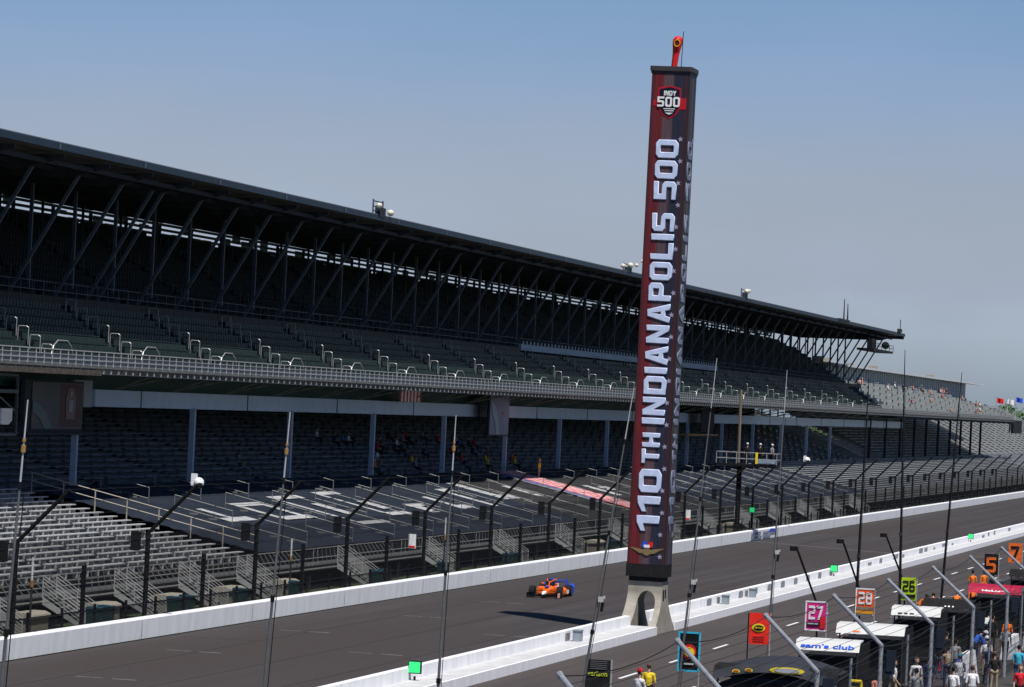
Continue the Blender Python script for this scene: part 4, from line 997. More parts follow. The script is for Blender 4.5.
# 27
t, b = board('pit_board', -23.47, 173.4, 2.15, 3.32, .84, PINK, 'magenta board with white number 27', WHT)
glyph_on(t, '27', -23.8, 173.4, 2.58, .62, .6, WHT)
part('strip', MB().box(-23.86, -23.3, 173.33, 173.36, 2.32, 2.48), BLK, t); part('red_patch', MB().box(-23.28, -23.07, 173.33, 173.36, 2.2, 2.72), RED, t)
part('strip_marks', MB().box(-23.82, -23.55, 173.32, 173.33, 2.37, 2.43).box(-23.52, -23.36, 173.32, 173.33, 2.37, 2.43), mat('soft pale print', (.4, .4, .4), .6), t)
# 28
t, b = board('pit_board', -23.3, 189.2, 2.15, 3.32, .82, REDO, 'red orange board with white number 28', WHT)
glyph_on(t, '28', -23.62, 189.2, 2.62, .64, .58, WHT)
part('amber_strip', MB().box(-23.7, -22.9, 189.13, 189.16, 2.17, 2.32), AMB, t); part('grey_strip', MB().box(-23.7, -22.9, 189.13, 189.16, 2.36, 2.5), mat('grey print', (0.2, 0.17, 0.13), 0.6), t)
# 26
t, b = board('pit_board', -23.2, 206.4, 2.15, 3.32, .76, LIME, 'lime green board with black number 26', None)
glyph_on(t, '26', -23.5, 206.4, 2.6, .62, .56, BLK)
part('black_strip', MB().box(-23.56, -22.84, 206.33, 206.36, 2.3, 2.46), BLK, t)
# 5 and 7
t, b = board('pit_board', -23.15, 251.3, 2.0, 3.3, .86, BLK, 'black board with a big orange number 5', None)
glyph_on(t, '5', -23.45, 251.3, 2.15, .6, .95, FORANGE)
t, b = board('pit_board', -23.3, 270, 2.2, 3.5, .9, FORANGE, 'orange board with a slanted black 7 at the far right', None)
glyph_on(t, '7', -23.6, 270, 2.35, .55, .95, BLK)
# red board with yellow oval
t, b = board('pit_board', -24.18, 161.6, 2.05, 3.32, .82, mat('bright red print', (0.80, 0.03, 0.015), 0.5), 'bright red board with a yellow oval badge', None)
def oval(cx, y, cz, a, b_, m, t, nm='oval', n=20, dy=.012):
    return part(nm, MB().prism([(cx + a * math.cos(2 * math.pi * k / n), cz + b_ * math.sin(2 * math.pi * k / n)) for k in range(n)], 'y', y - dy, y), m, t)
oval(-24.2, 161.56, 2.72, .27, .17, YEL, t); oval(-24.2, 161.54, 2.72, .2, .11, BLK, t); font_on(t, 'PENNZOIL', -24.2, 161.525, 2.72, .09, YEL, .32, 0)
for k in range(3): part('dark_red_mark', MB().box(-24.42, -23.95, 161.555, 161.575, 2.34 - .09 * k, 2.37 - .09 * k), mat('soft red print', (0.45, 0.02, 0.02), .6), t)
part('second_pole', MB().bar((-24.63, 161.6, 0), (-24.63, 161.6, 3.3), .03, 6), BLK, t)
# cyan framed board
t, b = board('pit_board', -24.2, 144.7, 1.95, 3.28, .7, BLK, 'black board with cyan frame and a red and yellow shell badge', CYAN)
part('frame_side', MB().box(-23.85, -23.79, 144.66, 144.74, 1.9, 3.34), CYAN, t)
oval(-24.18, 144.66, 2.62, .25, .27, RED, t); 
part('shell', MB().prism([(-24.18 + .19 * math.cos(R(a)), 2.58 + .2 * math.sin(R(a))) for a in range(-10, 200, 15)] + [(-24.24, 2.44), (-24.12, 2.44)], 'y', 144.62, 144.645), YEL, t)
part('pale_mark', MB().box(-24.36, -24.0, 144.64, 144.66, 2.14, 2.2), mat('soft pale print', (.4, .4, .4), .6), t)
# black tall board with yellow-green word
t, b = board('pit_board', -24.15, 126.8, 1.4, 3.28, .8, BLKC, 'tall black board with yellow green word near the bottom', None)
font_on(t, 'verizon', -24.15, 126.77, 2.83, .22, mat('yellow green print', (0.55, 0.62, 0.03), .5), .66, 0)
for k in range(5): part('grey_bar', MB().box(-24.4, -23.85, 126.755, 126.77, 2.98 + .06 * k, 3.0 + .06 * k), mat('grey print 2', (0.14, 0.14, 0.15), .6), t)

# ------------------------------------------------------------------ timing stands with canopies
def pitstand(x0, x1, y, dep, zt_, lab, canopy, txt=None, tm_=None, txtw=.8, tilt=.25, val=.3, body=BLKC, size=.3, marks=None):
    t = thing('timing_stand', lab, 'timing stand', ((x0 + x1) / 2, y, 0), 'timing stands behind the pit wall')
    xc = (x0 + x1) / 2; W = x1 - x0
    part('cabinet', MB().box(x0 + .15, x1 - .15, y + .2, y + dep, .25, zt_ - .55).box(x0 + .1, x1 - .1, y + .15, y + dep, zt_ - 1.0, zt_ - .96), body, t)
    for sx in (x0 + .12, x1 - .12):
        for yy in (y + .1, y + dep - .1): part('leg', MB().bar((sx, yy, 0), (sx, yy, zt_ - .05), .04, 6), STEELD, t)
    part('rear_screen', MB().box(x1 - .12, x1 - .06, y + .1, y + dep, .3, zt_ - .1), BLKC, t)
    c = part('canopy', MB().prism([(y - .35, zt_ - val), (y - .28, zt_ - val), (y + .05, zt_ + .02), (y + 1.0, zt_ + tilt * .3), (y + 1.0, zt_ + tilt * .3 + .05), (y - .02, zt_ + .08)], 'x', x0, x1), canopy, t)
    if txt:
        o = lettering('canopy_writing', font_mesh(txt, size, W * txtw, .005, .03), tm_, t, (xc, y - .22, zt_ - val * .45), (1, 0, 0), (0, .33, val)); 
    if marks:
        for fx, fw_ in marks[1]:
            a_ = x0 + W * (fx - fw_ / 2); b_ = x0 + W * (fx + fw_ / 2); part('printed_mark', MB().add([(a_, y - .31, zt_ - val * .75), (b_, y - .31, zt_ - val * .75), (b_, y - .15, zt_ - val * .35), (a_, y - .15, zt_ - val * .35)], [(0, 1, 2, 3)]), marks[0], t)
    for k in range(3): part('monitor', MB().box(x0 + .35 + k * .7, x0 + .85 + k * .7, y + .5, y + .56, zt_ - .95, zt_ - .6), GLS, t)
    part('wheel', MB().bar((x0 + .2, y + .3, .15), (x0 + .3, y + .3, .15), .15, 10).bar((x1 - .3, y + .3, .15), (x1 - .2, y + .3, .15), .15, 10), BLK, t)
    return t
CW = mat('white canopy vinyl', (0.55, 0.55, 0.54), 0.5, var=0.05)
pitstand(-21.7, -19.2, 155.0, 3.6, 2.65, 'timing stand with white canopy lettered in blue', CW, "sam's club", BLUE, .84)
pitstand(-21.9, -19.0, 168.5, 3.6, 2.65, 'timing stand with white canopy lettered in orange, behind the blue lettered one', CW, marks=(FORANGE, ((.3, .1),)))
pitstand(-21.7, -19.4, 186.5, 3.6, 2.65, 'timing stand with white canopy lettered in black near the lime board', CW, marks=(BLK, ((.18, .09), (.3, .07), (.42, .09))))
pitstand(-21.4, -18.9, 197.0, 4.2, 2.6, 'timing stand with black canopy and small white word', BLKC, marks=(WHT, ((.45, .03), (.52, .04), (.6, .03))))
pitstand(-21.0, -18.1, 215.5, 5.5, 2.62, 'timing stand with crimson canopy and white script', mat('crimson canopy', (0.36, 0.01, 0.045), 0.6, var=0.1), 'McLaren', WHT, .5, tilt=.5, val=.26, size=.2)
pitstand(-21.0, -18.0, 240, 5.5, 2.7, 'timing stand with black canopy at the far right edge', BLKC)
t = pitstand(-22.4, -18.0, 139.5, 3.4, 2.45, 'large black timing stand with three yellow ovals on its arched canopy', BLKC, body=mat('sooty grey mesh', (0.03, 0.03, 0.032), 0.8, var=0.3))
m = MB(); pts = []
for k in range(13):
    q = k / 12; pts.append((-22.4 + 4.4 * q, 2.35 + .42 * math.sin(math.pi * q) - .15 * q))
poly = pts + [(x, z - .3) for x, z in pts[::-1]]
n_ = len(pts)
for k in range(n_ - 1):
    (xa_, za_), (xb_, zb_) = pts[k], pts[k + 1]
    m.add([(xa_, 139.0, za_ - .3), (xb_, 139.0, zb_ - .3), (xb_, 139.3, zb_), (xa_, 139.3, za_), (xa_, 143.2, za_ + .08), (xb_, 143.2, zb_ + .08)], [(0, 1, 2, 3), (3, 2, 5, 4)])
part('arched_canopy', m, mat('charcoal canopy', (0.035, 0.037, 0.045), 0.7, var=0.2), t)
for cx, cz, a, b_ in ((-21.55, 2.38, .14, .07), (-21.1, 2.44, .14, .07), (-19.75, 2.5, .62, .12)):
    oval(cx, 139.02, cz, a, b_, YEL, t, 'yellow_oval'); oval(cx, 139.0, cz, a * .72, b_ * .66, mat('oval red', (0.35, 0.1, 0.03), .5) if a < .3 else SLAT, t, 'oval_centre')
m2 = pitstand(-25.3, -21.6, 120.5, 3.0, 1.95, 'low black covered stand at the bottom edge by the two crew members', BLKC)
# white barriers and crates beside the far stands
for i, (x, y, w_, l_, h_) in enumerate(((-17.2, 196, .5, 6, 1.0), (-16.9, 205, .5, 6, 1.0), (-17.6, 180, .6, 3.5, 1.1))):
    m = MB().prism([(x - w_ / 2, 0), (x + w_ / 2, 0), (x + w_ / 4, h_), (x - w_ / 4, h_)], 'y', y, y + l_); solo('barrier_block', m, WALLW, '%s white barrier block behind the near fence at the right' % ordinal(i + 1), 'barrier', 'white barrier blocks', (x, y, 0))
# equipment cases in the pit paddock
cs = [(-18.7, 150.5, BLUE, 'blue equipment case beside the sunlit crew at the right'), (-19.2, 176, BLKC, 'black equipment case behind the white canopies'), (-18.6, 183, RED, 'dark red equipment case near the blue shirted crew')]
for x, y, m_, lab in cs:
    t = thing('equipment_case', lab, 'case', (x, y, 0)); part('body', MB().box(x - .5, x + .5, y - .4, y + .4, .12, .95), m_, t); part('lid', MB().box(x - .53, x + .53, y - .43, y + .43, .95, 1.05), BLKC, t)
    part('wheel', MB().bar((x - .45, y - .4, .06), (x - .4, y - .4, .06), .06, 8).bar((x + .4, y - .4, .06), (x + .45, y - .4, .06), .06, 8), BLK, t)
t = thing('tool_trolley', 'yellow framed trolley at the bottom below the blue lettered canopy', 'trolley', (-18.9, 151, 0))
part('frame', MB().path([(-19.1, 151, .1), (-19.1, 151, 1.5), (-18.6, 151, 1.5), (-18.6, 151, .1)], .05, 6).box(-19.15, -18.55, 150.9, 151.2, .7, .76).box(-19.15, -18.55, 150.9, 151.2, 1.2, 1.26), YEL, t)
part('wheel', MB().bar((-19.1, 151.0, .08), (-19.05, 151.0, .08), .08, 8).bar((-18.65, 151, .08), (-18.6, 151, .08), .08, 8), BLK, t)
for i, y in enumerate((118.5, 134.4, 150.2, 166.1, 182)):
    m = MB().prism([(-.16, 2.85), (.16, 2.85), (.2, 3.65), (-.12, 3.65)], 'y', -.1, .1).box(-.11, .11, -.13, -.101, 2.95, 3.5)
    o = solo('fence_speaker', m, mat('navy speaker', (0.018, 0.025, 0.04), .6), '%s dark blue column speaker from the left hung on the near fence' % ordinal(i + 1), 'loudspeaker', 'column speakers on the near fence', (0, 0, 0)); o.location = (-15.7, y + .6, 0)

# ------------------------------------------------------------------ masts
def mast(y, top, lab, dark=False, x=-24.0, clamp=True, cam_z=None, lean=.2):
    m_ = BLK if dark else MAST
    t = thing('antenna_mast', lab, 'mast', (x, y, 0), 'tall slim masts standing along the pit wall')
    zs_ = [0, top * .36, top * .62, top * .86, top]; rs = [.048, .04, .03, .021, .012] if not dark else [.07, .06, .05, .035, .016]
    def P(z): return (x + lean * z / top, y, z)
    for i in range(4):
        part('section', MB().bar(P(zs_[i]), P(zs_[i + 1]), rs[i], 8, rs[i + 1] * 1.05), m_ if i < 3 or dark else mat('pale mast tip', (.4, .4, .41), .5), t)
        if i: part('collar', MB().bar(P(zs_[i] - .07), P(zs_[i] + .07), rs[i] * 1.6, 8), BLK if not dark else STEELD, t)
    if clamp: part('clamp', MB().bar(P(top - .95), P(top - .82), .045, 8).bar(P(top - .76), P(top - .7), .035, 8), mat('brass clamp', (0.30, 0.17, 0.06), .5), t)
    part('base', MB().box(x - .25, x + .25, y - .25, y + .25, 0, .18), BLK, t)
    if cam_z:
        p = P(cam_z); part('camera', MB().box(p[0] + .04, p[0] + .2, p[1] - .1, p[1] + .1, cam_z, cam_z + .16).box(p[0] + .2, p[0] + .24, p[1] - .05, p[1] + .05, cam_z + .1, cam_z + .2).bar((p[0] + .14, p[1], cam_z - .3), (p[0] + .18, p[1], cam_z), .05, 6, mi=1), [mat('pale camera', (0.45, 0.45, 0.45), .5), BLK], t)
    q = [P(z) for z in (0.2, top * .3, top * .6, top * .85)]
    part('cable', MB().path([(a + .07, b + .05, c) for a, b, c in q], .012, 4), BLK, t)
MASTS = [(-24.29, -23.78, 68.73, 11.10), (-24.23, -23.70, 86.31, 11.01), (-24.07, -23.86, 103.49, 11.04), (-24.33, -22.82, 123.64, 12.07), (-24.19, -23.23, 142.01, 13.36), (-24.03, -23.72, 162.95, 13.27), (-24.03, -23.86, 191.25, 13.37), (-23.98, -24.33, 209.65, 15.11), (-24.06, -23.39, 230.30, 14.34)]
MLAB = ['grey mast with a brass clamp at the far left edge', 'grey mast with a brass clamp crossing the white letters on the covers', 'grey mast with a brass clamp near the centre left', 'grey mast carrying a pale camera just left of the pylon', 'grey mast with a grey bracket just right of the pylon', 'grey mast in front of the bright red board', 'black mast rising behind the red orange board numbered 28', 'tallest black mast, rising by the lime board numbered 26', 'black mast at the right beside the crimson canopy']
MKW = [{}, {}, {}, dict(clamp=False, cam_z=5.3), dict(clamp=False, cam_z=5.2), dict(clamp=False, cam_z=5.7), dict(dark=True, clamp=False), dict(dark=True, clamp=False), dict(dark=True, clamp=False)]
for (g_, tx, y, top), lab, kw in zip(MASTS, MLAB, MKW): mast(y, top, lab, x=g_, lean=tx - g_, **kw)
# jib arms leaning over the pit lane
for i, (ya, yb, za, zb) in enumerate(((177.3, 184.1, 5.5, 2.74), (193.1, 199.8, 5.44, 2.8), (210.6, 219.5, 5.33, 2.4))):
    t = thing('jib_arm', '%s black jib arm from the left leaning over the pit lane' % ordinal(i + 1), 'jib arm', (-24.9, yb, 0), 'black jib arms over the pit lane')
    part('arm', MB().bar((-25, ya, za), (-24.9, yb, zb), .05, 6).bar((-24.9, yb, zb), (-24.9, yb + .6, 0), .05, 6), BLK, t)
    part('head', MB().box(-25.3, -24.95, ya - .1, ya + .1, za - .12, za + .08), BLK, t)

# ------------------------------------------------------------------ race car
def sec(y, wd, z0, z1, rnd=.3, xo=0):
    n = 12; pts = []
    for k in range(n):
        a = 2 * math.pi * (k + .5) / n; c_, s_ = math.cos(a), math.sin(a)
        px = math.copysign(abs(c_) ** (rnd + .3), c_) * wd / 2; pz_ = (z0 + z1) / 2 + math.copysign(abs(s_) ** (rnd + .3), s_) * (z1 - z0) / 2
        pts.append((xo + px, y, pz_))
    return pts
cr_ = thing('race_car', 'orange open wheel race car with blue rear wing driving on the track', 'race car', (-47.35, 231.5, 0))
# local: nose at -y
body = part('body', MB().loft([sec(-2.45, .16, .22, .32), sec(-2.2, .26, .2, .38), sec(-1.6, .34, .18, .5), sec(-1.0, .46, .14, .62), sec(-.5, .62, .1, .7), sec(0.0, .72, .08, .72), sec(.4, .66, .08, .72)]), ORANGE, cr_, False)
part('nose_tip', MB().loft([sec(-2.58, .1, .2, .28), sec(-2.44, .18, .21, .335), sec(-2.1, .285, .195, .405)]), WHT, body, False)
part('sidepod', MB().loft([sec(-.15, .4, .12, .5, xo=.62), sec(.3, .56, .08, .58, xo=.62), sec(1.1, .5, .06, .5, xo=.56), sec(1.9, .2, .08, .32, xo=.4)]), ORANGE, cr_, False)
part('sidepod', MB().loft([sec(-.15, .4, .12, .5, xo=-.62), sec(.3, .56, .08, .58, xo=-.62), sec(1.1, .5, .06, .5, xo=-.56), sec(1.9, .2, .08, .32, xo=-.4)]), ORANGE, cr_, False)
part('engine_cover', MB().loft([sec(.3, .46, .3, .9), sec(.55, .38, .3, .96), sec(1.1, .3, .25, .8), sec(1.9, .24, .2, .55), sec(2.3, .16, .2, .4)]), ORANGE, cr_, False)
part('airbox', MB().loft([sec(.2, .2, .86, 1.04), sec(.7, .16, .86, 1.05), sec(1.2, .06, .76, .92)]), BLUE, cr_, False)
part('floor', MB().prism([(-.4, -.5), (.4, -.5), (.93, .1), (.93, 1.9), (.5, 2.2), (-.5, 2.2), (-.93, 1.9), (-.93, .1)], 'z', .03, .07), BLK, cr_, False)
part('windscreen', MB().loft([sec(-.62, .5, .6, .74), sec(-.35, .56, .6, .95), sec(.1, .56, .6, 1.02)], cap=False), GLS, cr_, False)
part('halo', MB().path([(0, -.68, .68), (0, -.5, .86), (-.2, -.32, .98), (-.28, .2, 1.04)], .03, 6).path([(0, -.5, .86), (.2, -.32, .98), (.28, .2, 1.04)], .03, 6), ORANGE, cr_, False)
part('helmet', MB().ball((0, -.02, .84), .14), WHT, cr_, False)
fwg = part('front_wing', MB().box(-.92, .92, -2.6, -2.3, .08, .10).box(-.9, .9, -2.36, -2.22, .14, .155), BLKC, cr_, False)
for s in (-1, 1):
    part('endplate', MB().box(s * .93 - .02, s * .93 + .02, -2.65, -2.1, .06, .32), BLK if s < 0 else mat('pale pink', (0.75, 0.4, 0.32), .5), fwg, False)
rw = part('rear_wing', MB().box(-.5, .5, 2.35, 2.65, .78, .82).box(-.5, .5, 2.2, 2.36, .9, .93).box(-.05, .05, 2.1, 2.5, .35, .78), BLUE, cr_, False)
for s in (-1, 1): part('endplate', MB().box(s * .52 - .02, s * .52 + .02, 2.1, 2.7, .4, .98), BLUE, rw, False)
part('rear_guard', MB().loft([sec(1.9, .3, .15, .6, xo=.9), sec(2.6, .34, .2, .72, xo=.78)]), BLUE, cr_, False); part('rear_guard', MB().loft([sec(1.9, .3, .15, .6, xo=-.9), sec(2.6, .34, .2, .72, xo=-.78)]), BLUE, cr_, False)
for (wx, wy, ww) in ((-.82, -1.55, .32), (.82, -1.55, .32), (-.78, 1.5, .4), (.78, 1.5, .4)):
    p = part('wheel', MB().bar((wx - ww / 2, wy, .34), (wx + ww / 2, wy, .34), .335, 24), RUB, cr_, False)
    s = 1 if wx > 0 else -1
    part('rim', MB().bar((wx + s * ww / 2, wy, .34), (wx + s * (ww / 2 + .015), wy, .34), .21, 16), mat('wheel rim', (0.06, 0.06, 0.07), .4, metal=.5), p, False)
    part('suspension_arm', MB().path([(wx - s * ww / 2, wy, .36), (s * .2, wy + .25, .42)], .022, 5).path([(wx - s * ww / 2, wy, .28), (s * .2, wy - .25, .2)], .022, 5), BLK, cr_, False)
for s in (-1, 1): part('mirror', MB().ball((s * .42, -.5, .78), .07, sc=(1.3, .6, .8)), ORANGE, cr_, False)
for s in (-1, 1): part('side_stripe', MB().box(s * .905 - .006, s * .905 + .006, .35, 1.0, .2, .42), WHT if s > 0 else BLUE, cr_, False)
part('nose_stripe', MB().box(-.1, .1, -1.5, -.75, .6, .66), BLUE, body, False)
part('number_panel', MB().box(.28, .3, .5, .95, .5, .78), WHT, body, False)
cr_.rotation_euler = (0, 0, R(1)); cr_.location = (-47.3, 232.3, 0)

# ------------------------------------------------------------------ people
def human(pose):
    """returns list of (p,q,r1,r2,tag) capsules; facing -Y, 1.75 m"""
    L = []
    def cap(p, q, a, b, tg): L.append((Vector(p), Vector(q), a, b, tg))
    sit = pose == 'sit'
    hz = .46 if sit else .93
    hip = Vector((0, 0, hz)); chest = hip + Vector((0, -.02, .42)); 
    if pose == 'bend': chest = hip + Vector((0, -.28, .32))
    up_ = (chest - hip).normalized(); neck = chest + up_ * .13
    cap(hip + Vector((-.07, 0, .02)), hip + Vector((.07, 0, .02)), .125, .125, 't')
    cap(hip + up_ * .08, chest - up_ * .08, .135, .155, 's')
    cap(chest + Vector((-.12, 0, .02)), chest + Vector((.12, 0, .02)), .105, .105, 's')
    cap(neck - up_ * .04, neck + up_ * .08, .055, .052, 'k')
    hd = neck + up_ * .19 + Vector((0, -.015, 0))
    cap(hd + Vector((0, .005, .035)), hd + Vector((0, -.005, -.03)), .092, .078, 'k'); cap(hd + Vector((0, -.06, -.03)), hd + Vector((0, -.105, -.045)), .018, .014, 'k')
    cap(hd + Vector((0, .025, .05)), hd + Vector((0, .03, .06)), .096, .096, 'h')
    for s in (-1, 1):
        cap(hd + Vector((s * .088, .01, .0)), hd + Vector((s * .092, .012, .03)), .016, .018, 'k')
        sh = chest + Vector((s * .19, 0, .04))
        if pose == 'point' and s > 0: el = sh + Vector((.1, -.24, .0)); wr = el + Vector((0, -.24, .08))
        elif pose in ('carry', 'bend'): el = sh + Vector((s * .05, -.08, -.27)); wr = el + Vector((-s * .06, -.22, -.04))
        elif sit: el = sh + Vector((s * .05, -.06, -.26)); wr = el + Vector((-s * .05, -.22, -.06))
        elif pose == 'walk': el = sh + Vector((s * .05, .08 * s, -.28)); wr = el + Vector((0, -.1 + .1 * s, -.23))
        else: el = sh + Vector((s * .06, .03, -.28)); wr = el + Vector((-s * .01, -.07, -.24))
        cap(sh, el, .06, .045, 's'); cap(sh.lerp(el, .6), el, .05, .046, 's'); cap(el, wr, .042, .03, 'k')
        d = (wr - el).normalized(); side = Vector((0, 1, 0)) if abs(d.z) > .6 else Vector((1, 0, 0)); palm = wr + d * .075
        cap(wr, palm, .03, .032, 'k')
        for f, (o_, ln) in enumerate(((-.03, .065), (-.01, .078), (.01, .072), (.03, .055))):
            b0_ = palm + side * o_ + d * .01; k1 = b0_ + d * ln * .55; k2 = k1 + d * ln * .4 + Vector((-s * .018, -.008, 0)); cap(b0_, k1, .0095, .009, 'k'); cap(k1, k2, .009, .0075, 'k')
        cap(wr + d * .03 + side * -.02, wr + d * .08 + side * -.055, .011, .009, 'k')
        hp = hip + Vector((s * .095, 0, -.01))
        if sit: kn = hp + Vector((s * .05, -.43, .02)); an = kn + Vector((0, -.02, -.42))
        elif pose == 'walk': kn = hp + Vector((0, -.16 * s, -.41)); an = kn + Vector((0, .12 if s > 0 else .16, -.40))
        elif pose == 'bend': kn = hp + Vector((s * .04, -.1, -.41)); an = kn + Vector((0, .1, -.42))
        else: kn = hp + Vector((s * .02, -.02, -.43)); an = kn + Vector((s * .01, .02, -.42))
        cap(hp, kn, .092, .062, 't'); cap(kn, an, .06, .042, 't'); cap(an + Vector((0, .03, -.03)), an + Vector((0, -.15, -.045)), .042, .036, 'f')
    return L
SK = [mat('skin light', (0.50, 0.30, 0.22), .6), mat('skin tan', (0.34, 0.19, 0.13), .6), mat('skin brown', (0.14, 0.075, 0.05), .6)]
def cl(nm, c): return mat('cloth ' + nm, c, .9, var=.12, scale=12, bump=.3)
CLO = {'white': cl('white', (.68, .68, .70)), 'black': cl('black', (.02, .02, .022)), 'blue': cl('blue', (.03, .12, .52)), 'navy': cl('navy', (.02, .03, .08)), 'red': cl('red', (.55, .02, .03)), 'yellow': cl('yellow', (.70, .50, .03)), 'orange': cl('orange', (.75, .17, .02)), 'grey': cl('grey', (.25, .26, .28)), 'khaki': cl('khaki', (.33, .27, .18)), 'jeans': cl('jeans', (.07, .11, .2)), 'cyan': cl('cyan', (.05, .35, .5)), 'salmon': cl('salmon', (.6, .22, .17))}
HAIR = [mat('hair dark', (.02, .014, .01), .7), mat('hair brown', (.09, .05, .03), .7), mat('hair grey', (.3, .29, .28), .7)]
PM = {}
TAGS = 'stkfh'
def pose_mesh(pose):
    if pose in PM: return PM[pose]
    L = human(pose); mb = MB()
    for p, q, a, b, tg in L:
        mb.bar(p, q, a, 10, b); mb.ball(p, a); mb.ball(q, b)
    me = mb.mesh('person_body', SK[0]); o = bpy.data.objects.new('tmp', me); C.objects.link(o)
    md = o.modifiers.new('r', 'REMESH'); md.mode = 'VOXEL'; md.voxel_size = .013; md.use_smooth_shade = True
    sm_ = o.modifiers.new('s', 'SMOOTH'); sm_.factor = .5; sm_.iterations = 3
    m2_ = bpy.data.meshes.new_from_object(o.evaluated_get(bpy.context.evaluated_depsgraph_get())); bpy.data.objects.remove(o)
    m2_.name = 'person_body'; m2_.materials.clear()
    n = len(m2_.polygons); cc = np.zeros(n * 3); m2_.polygons.foreach_get('center', cc); cc = cc.reshape(-1, 3)
    best = np.full(n, 1e9); idx = np.zeros(n, int)
    for p, q, a, b, tg in L:
        p_, q_ = np.array(p), np.array(q); d = q_ - p_; t_ = np.clip(((cc - p_) @ d) / max(1e-9, d @ d), 0, 1)
        ds = np.linalg.norm(cc - (p_ + t_[:, None] * d), axis=1) - (a + (b - a) * t_)
        if tg == 'h':   # hair: upper back of the head only
            ds = np.where((cc[:, 2] > p_[2] + .01) | (cc[:, 1] > p_[1] + .03), ds - .01, 1e9)
        k = ds < best; best[k] = ds[k]; idx[k] = TAGS.index(tg)
    for _ in TAGS: m2_.materials.append(SK[0])
    m2_.polygons.foreach_set('material_index', idx.astype(np.int32)); PM[pose] = m2_; return m2_
capm = {}
def cap_mesh(hard=False):
    if 'c' not in capm:
        capm['c'] = MB().loft([[(r * math.cos(a * math.pi / 6), r * math.sin(a * math.pi / 6), z) for a in range(12)] for r, z in ((.108, 0), (.106, .05), (.08, .1), (.02, .125))]).prism([(-.08, -.09), (.08, -.09), (.06, -.19), (-.06, -.19)], 'z', -.005, .012).mesh('cap', WHT)
    return capm['c']
HD = {'stand': (0, -.035, 1.74), 'walk': (0, -.035, 1.74), 'carry': (0, -.035, 1.74), 'point': (0, -.035, 1.74), 'sit': (0, -.035, 1.27), 'bend': (0, -.50, 1.50)}
def person(x, y, z, rz, pose, shirt, trou, lab, hat=None, skin=0, hair=0, shoe='black', group=None, sc=1.0):
    o = link('person', pose_mesh(pose), None, (x, y, z), (0, 0, R(rz))); o.scale = (sc, sc, sc)
    for i, m in enumerate((CLO[shirt], CLO[trou], SK[skin], CLO[shoe], HAIR[hair])):
        o.material_slots[i].link = 'OBJECT'; o.material_slots[i].material = m
    tag(o, lab, 'person', group)
    if hat:
        h = link('cap', cap_mesh(), o, HD[pose]); h.material_slots[0].link = 'OBJECT'; h.material_slots[0].material = CLO[hat]
    return o
P = person
GP = 'people in the pits'
P(-26.15, 145.5, 0, 150, 'carry', 'white', 'blue', 'person in white and blue with a red cap at the bottom by the cyan board', 'red', group=GP)
P(-26.45, 149.2, 0, 190, 'stand', 'yellow', 'black', 'person in a yellow shirt beside the red capped person', None, hair=1, group=GP)
P(-18.55, 160.9, 0, 80, 'walk', 'white', 'khaki', 'person in a white shirt and khaki trousers by the second fence post', None, hair=1, group=GP)
P(-17.9, 163.3, 0, 30, 'stand', 'white', 'jeans', 'person in a pale shirt with a lanyard in jeans, left of a thin fence post', None, hair=1, group=GP)
P(-17.5, 164.4, 0, 200, 'stand', 'navy', 'navy', 'person in navy directly behind the lanyard wearer', None, group=GP)
P(-18.5, 178.2, 0, 160, 'stand', 'black', 'jeans', 'person in a black jacket and blue jeans by the white canopy', None, hair=2, group=GP)
P(-17.9, 178.9, 0, 170, 'walk', 'grey', 'khaki', 'person in a grey top carrying gear beside the black jacket', None, skin=1, group=GP)
P(-16.5, 167.0, 0, 190, 'carry', 'white', 'white', 'person with a bright blue cap and white shirt at the bottom right', 'cyan', group=GP)
P(-15.9, 158.5, 0, 170, 'stand', 'white', 'black', 'person with long dark hair and white shirt at the bottom right', None, group=GP)
P(-15.3, 160.2, 0, 200, 'stand', 'white', 'grey', 'person in a patterned white shirt beside the long dark hair', None, hair=1, skin=1, group=GP)
P(-18.3, 191.5, 0, 130, 'bend', 'blue', 'navy', 'person in a bright blue shirt leaning forward', None, group=GP)
P(-17.3, 186.5, 0, 140, 'stand', 'blue', 'khaki', 'person in a white cap and white and blue shirt right of the blue shirt', 'white', group=GP)
P(-16.8, 182, 0, 180, 'stand', 'white', 'khaki', 'person in white and khaki left of the white cap wearer', 'white', group=GP)
P(-17.6, 201.4, 0, 200, 'stand', 'orange', 'black', 'person in an orange and black suit by the white barrier', None, group=GP)
P(-18.5, 203.0, 0, 160, 'stand', 'black', 'black', 'person in all black next to the orange and black suit', None, group=GP)
P(-13.6, 162.5, 0, 10, 'stand', 'red', 'black', 'person in a bright red shirt with dark glasses at the bottom right corner', None, hair=1, group=GP)
P(-25.3, 262, 0, 180, 'stand', 'orange', 'black', 'orange and black suited crew member in a black cap on the pit lane', 'black', group=GP)
P(-24.7, 263.5, 0, 200, 'walk', 'orange', 'orange', 'orange suited crew member on the pit lane, right of the black capped one', 'white', group=GP)
P(-23.4, 232.5, 0, 170, 'bend', 'orange', 'black', 'crew member in orange bending over beside the crimson canopy', 'white', group=GP)
P(-22.8, 236.5, 0, 200, 'stand', 'orange', 'orange', 'crew member in orange with a white helmet beside the crimson canopy', 'white', group=GP)
P(-24.9, 226.5, 0, 100, 'bend', 'orange', 'black', 'crew member in orange leaning over right of the lime board', 'black', group=GP)
P(-24.3, 228.5, 0, 180, 'bend', 'orange', 'orange', 'second crew member in orange leaning right of the lime board', 'black', group=GP)
P(-23.7, 259.0, 0, 180, 'stand', 'black', 'orange', 'crew member in black and orange behind the board numbered 5', 'white', group=GP)
P(-22.2, 261, 0, 190, 'bend', 'orange', 'black', 'crew member in orange at the right edge behind the black canopy', 'orange', group=GP)
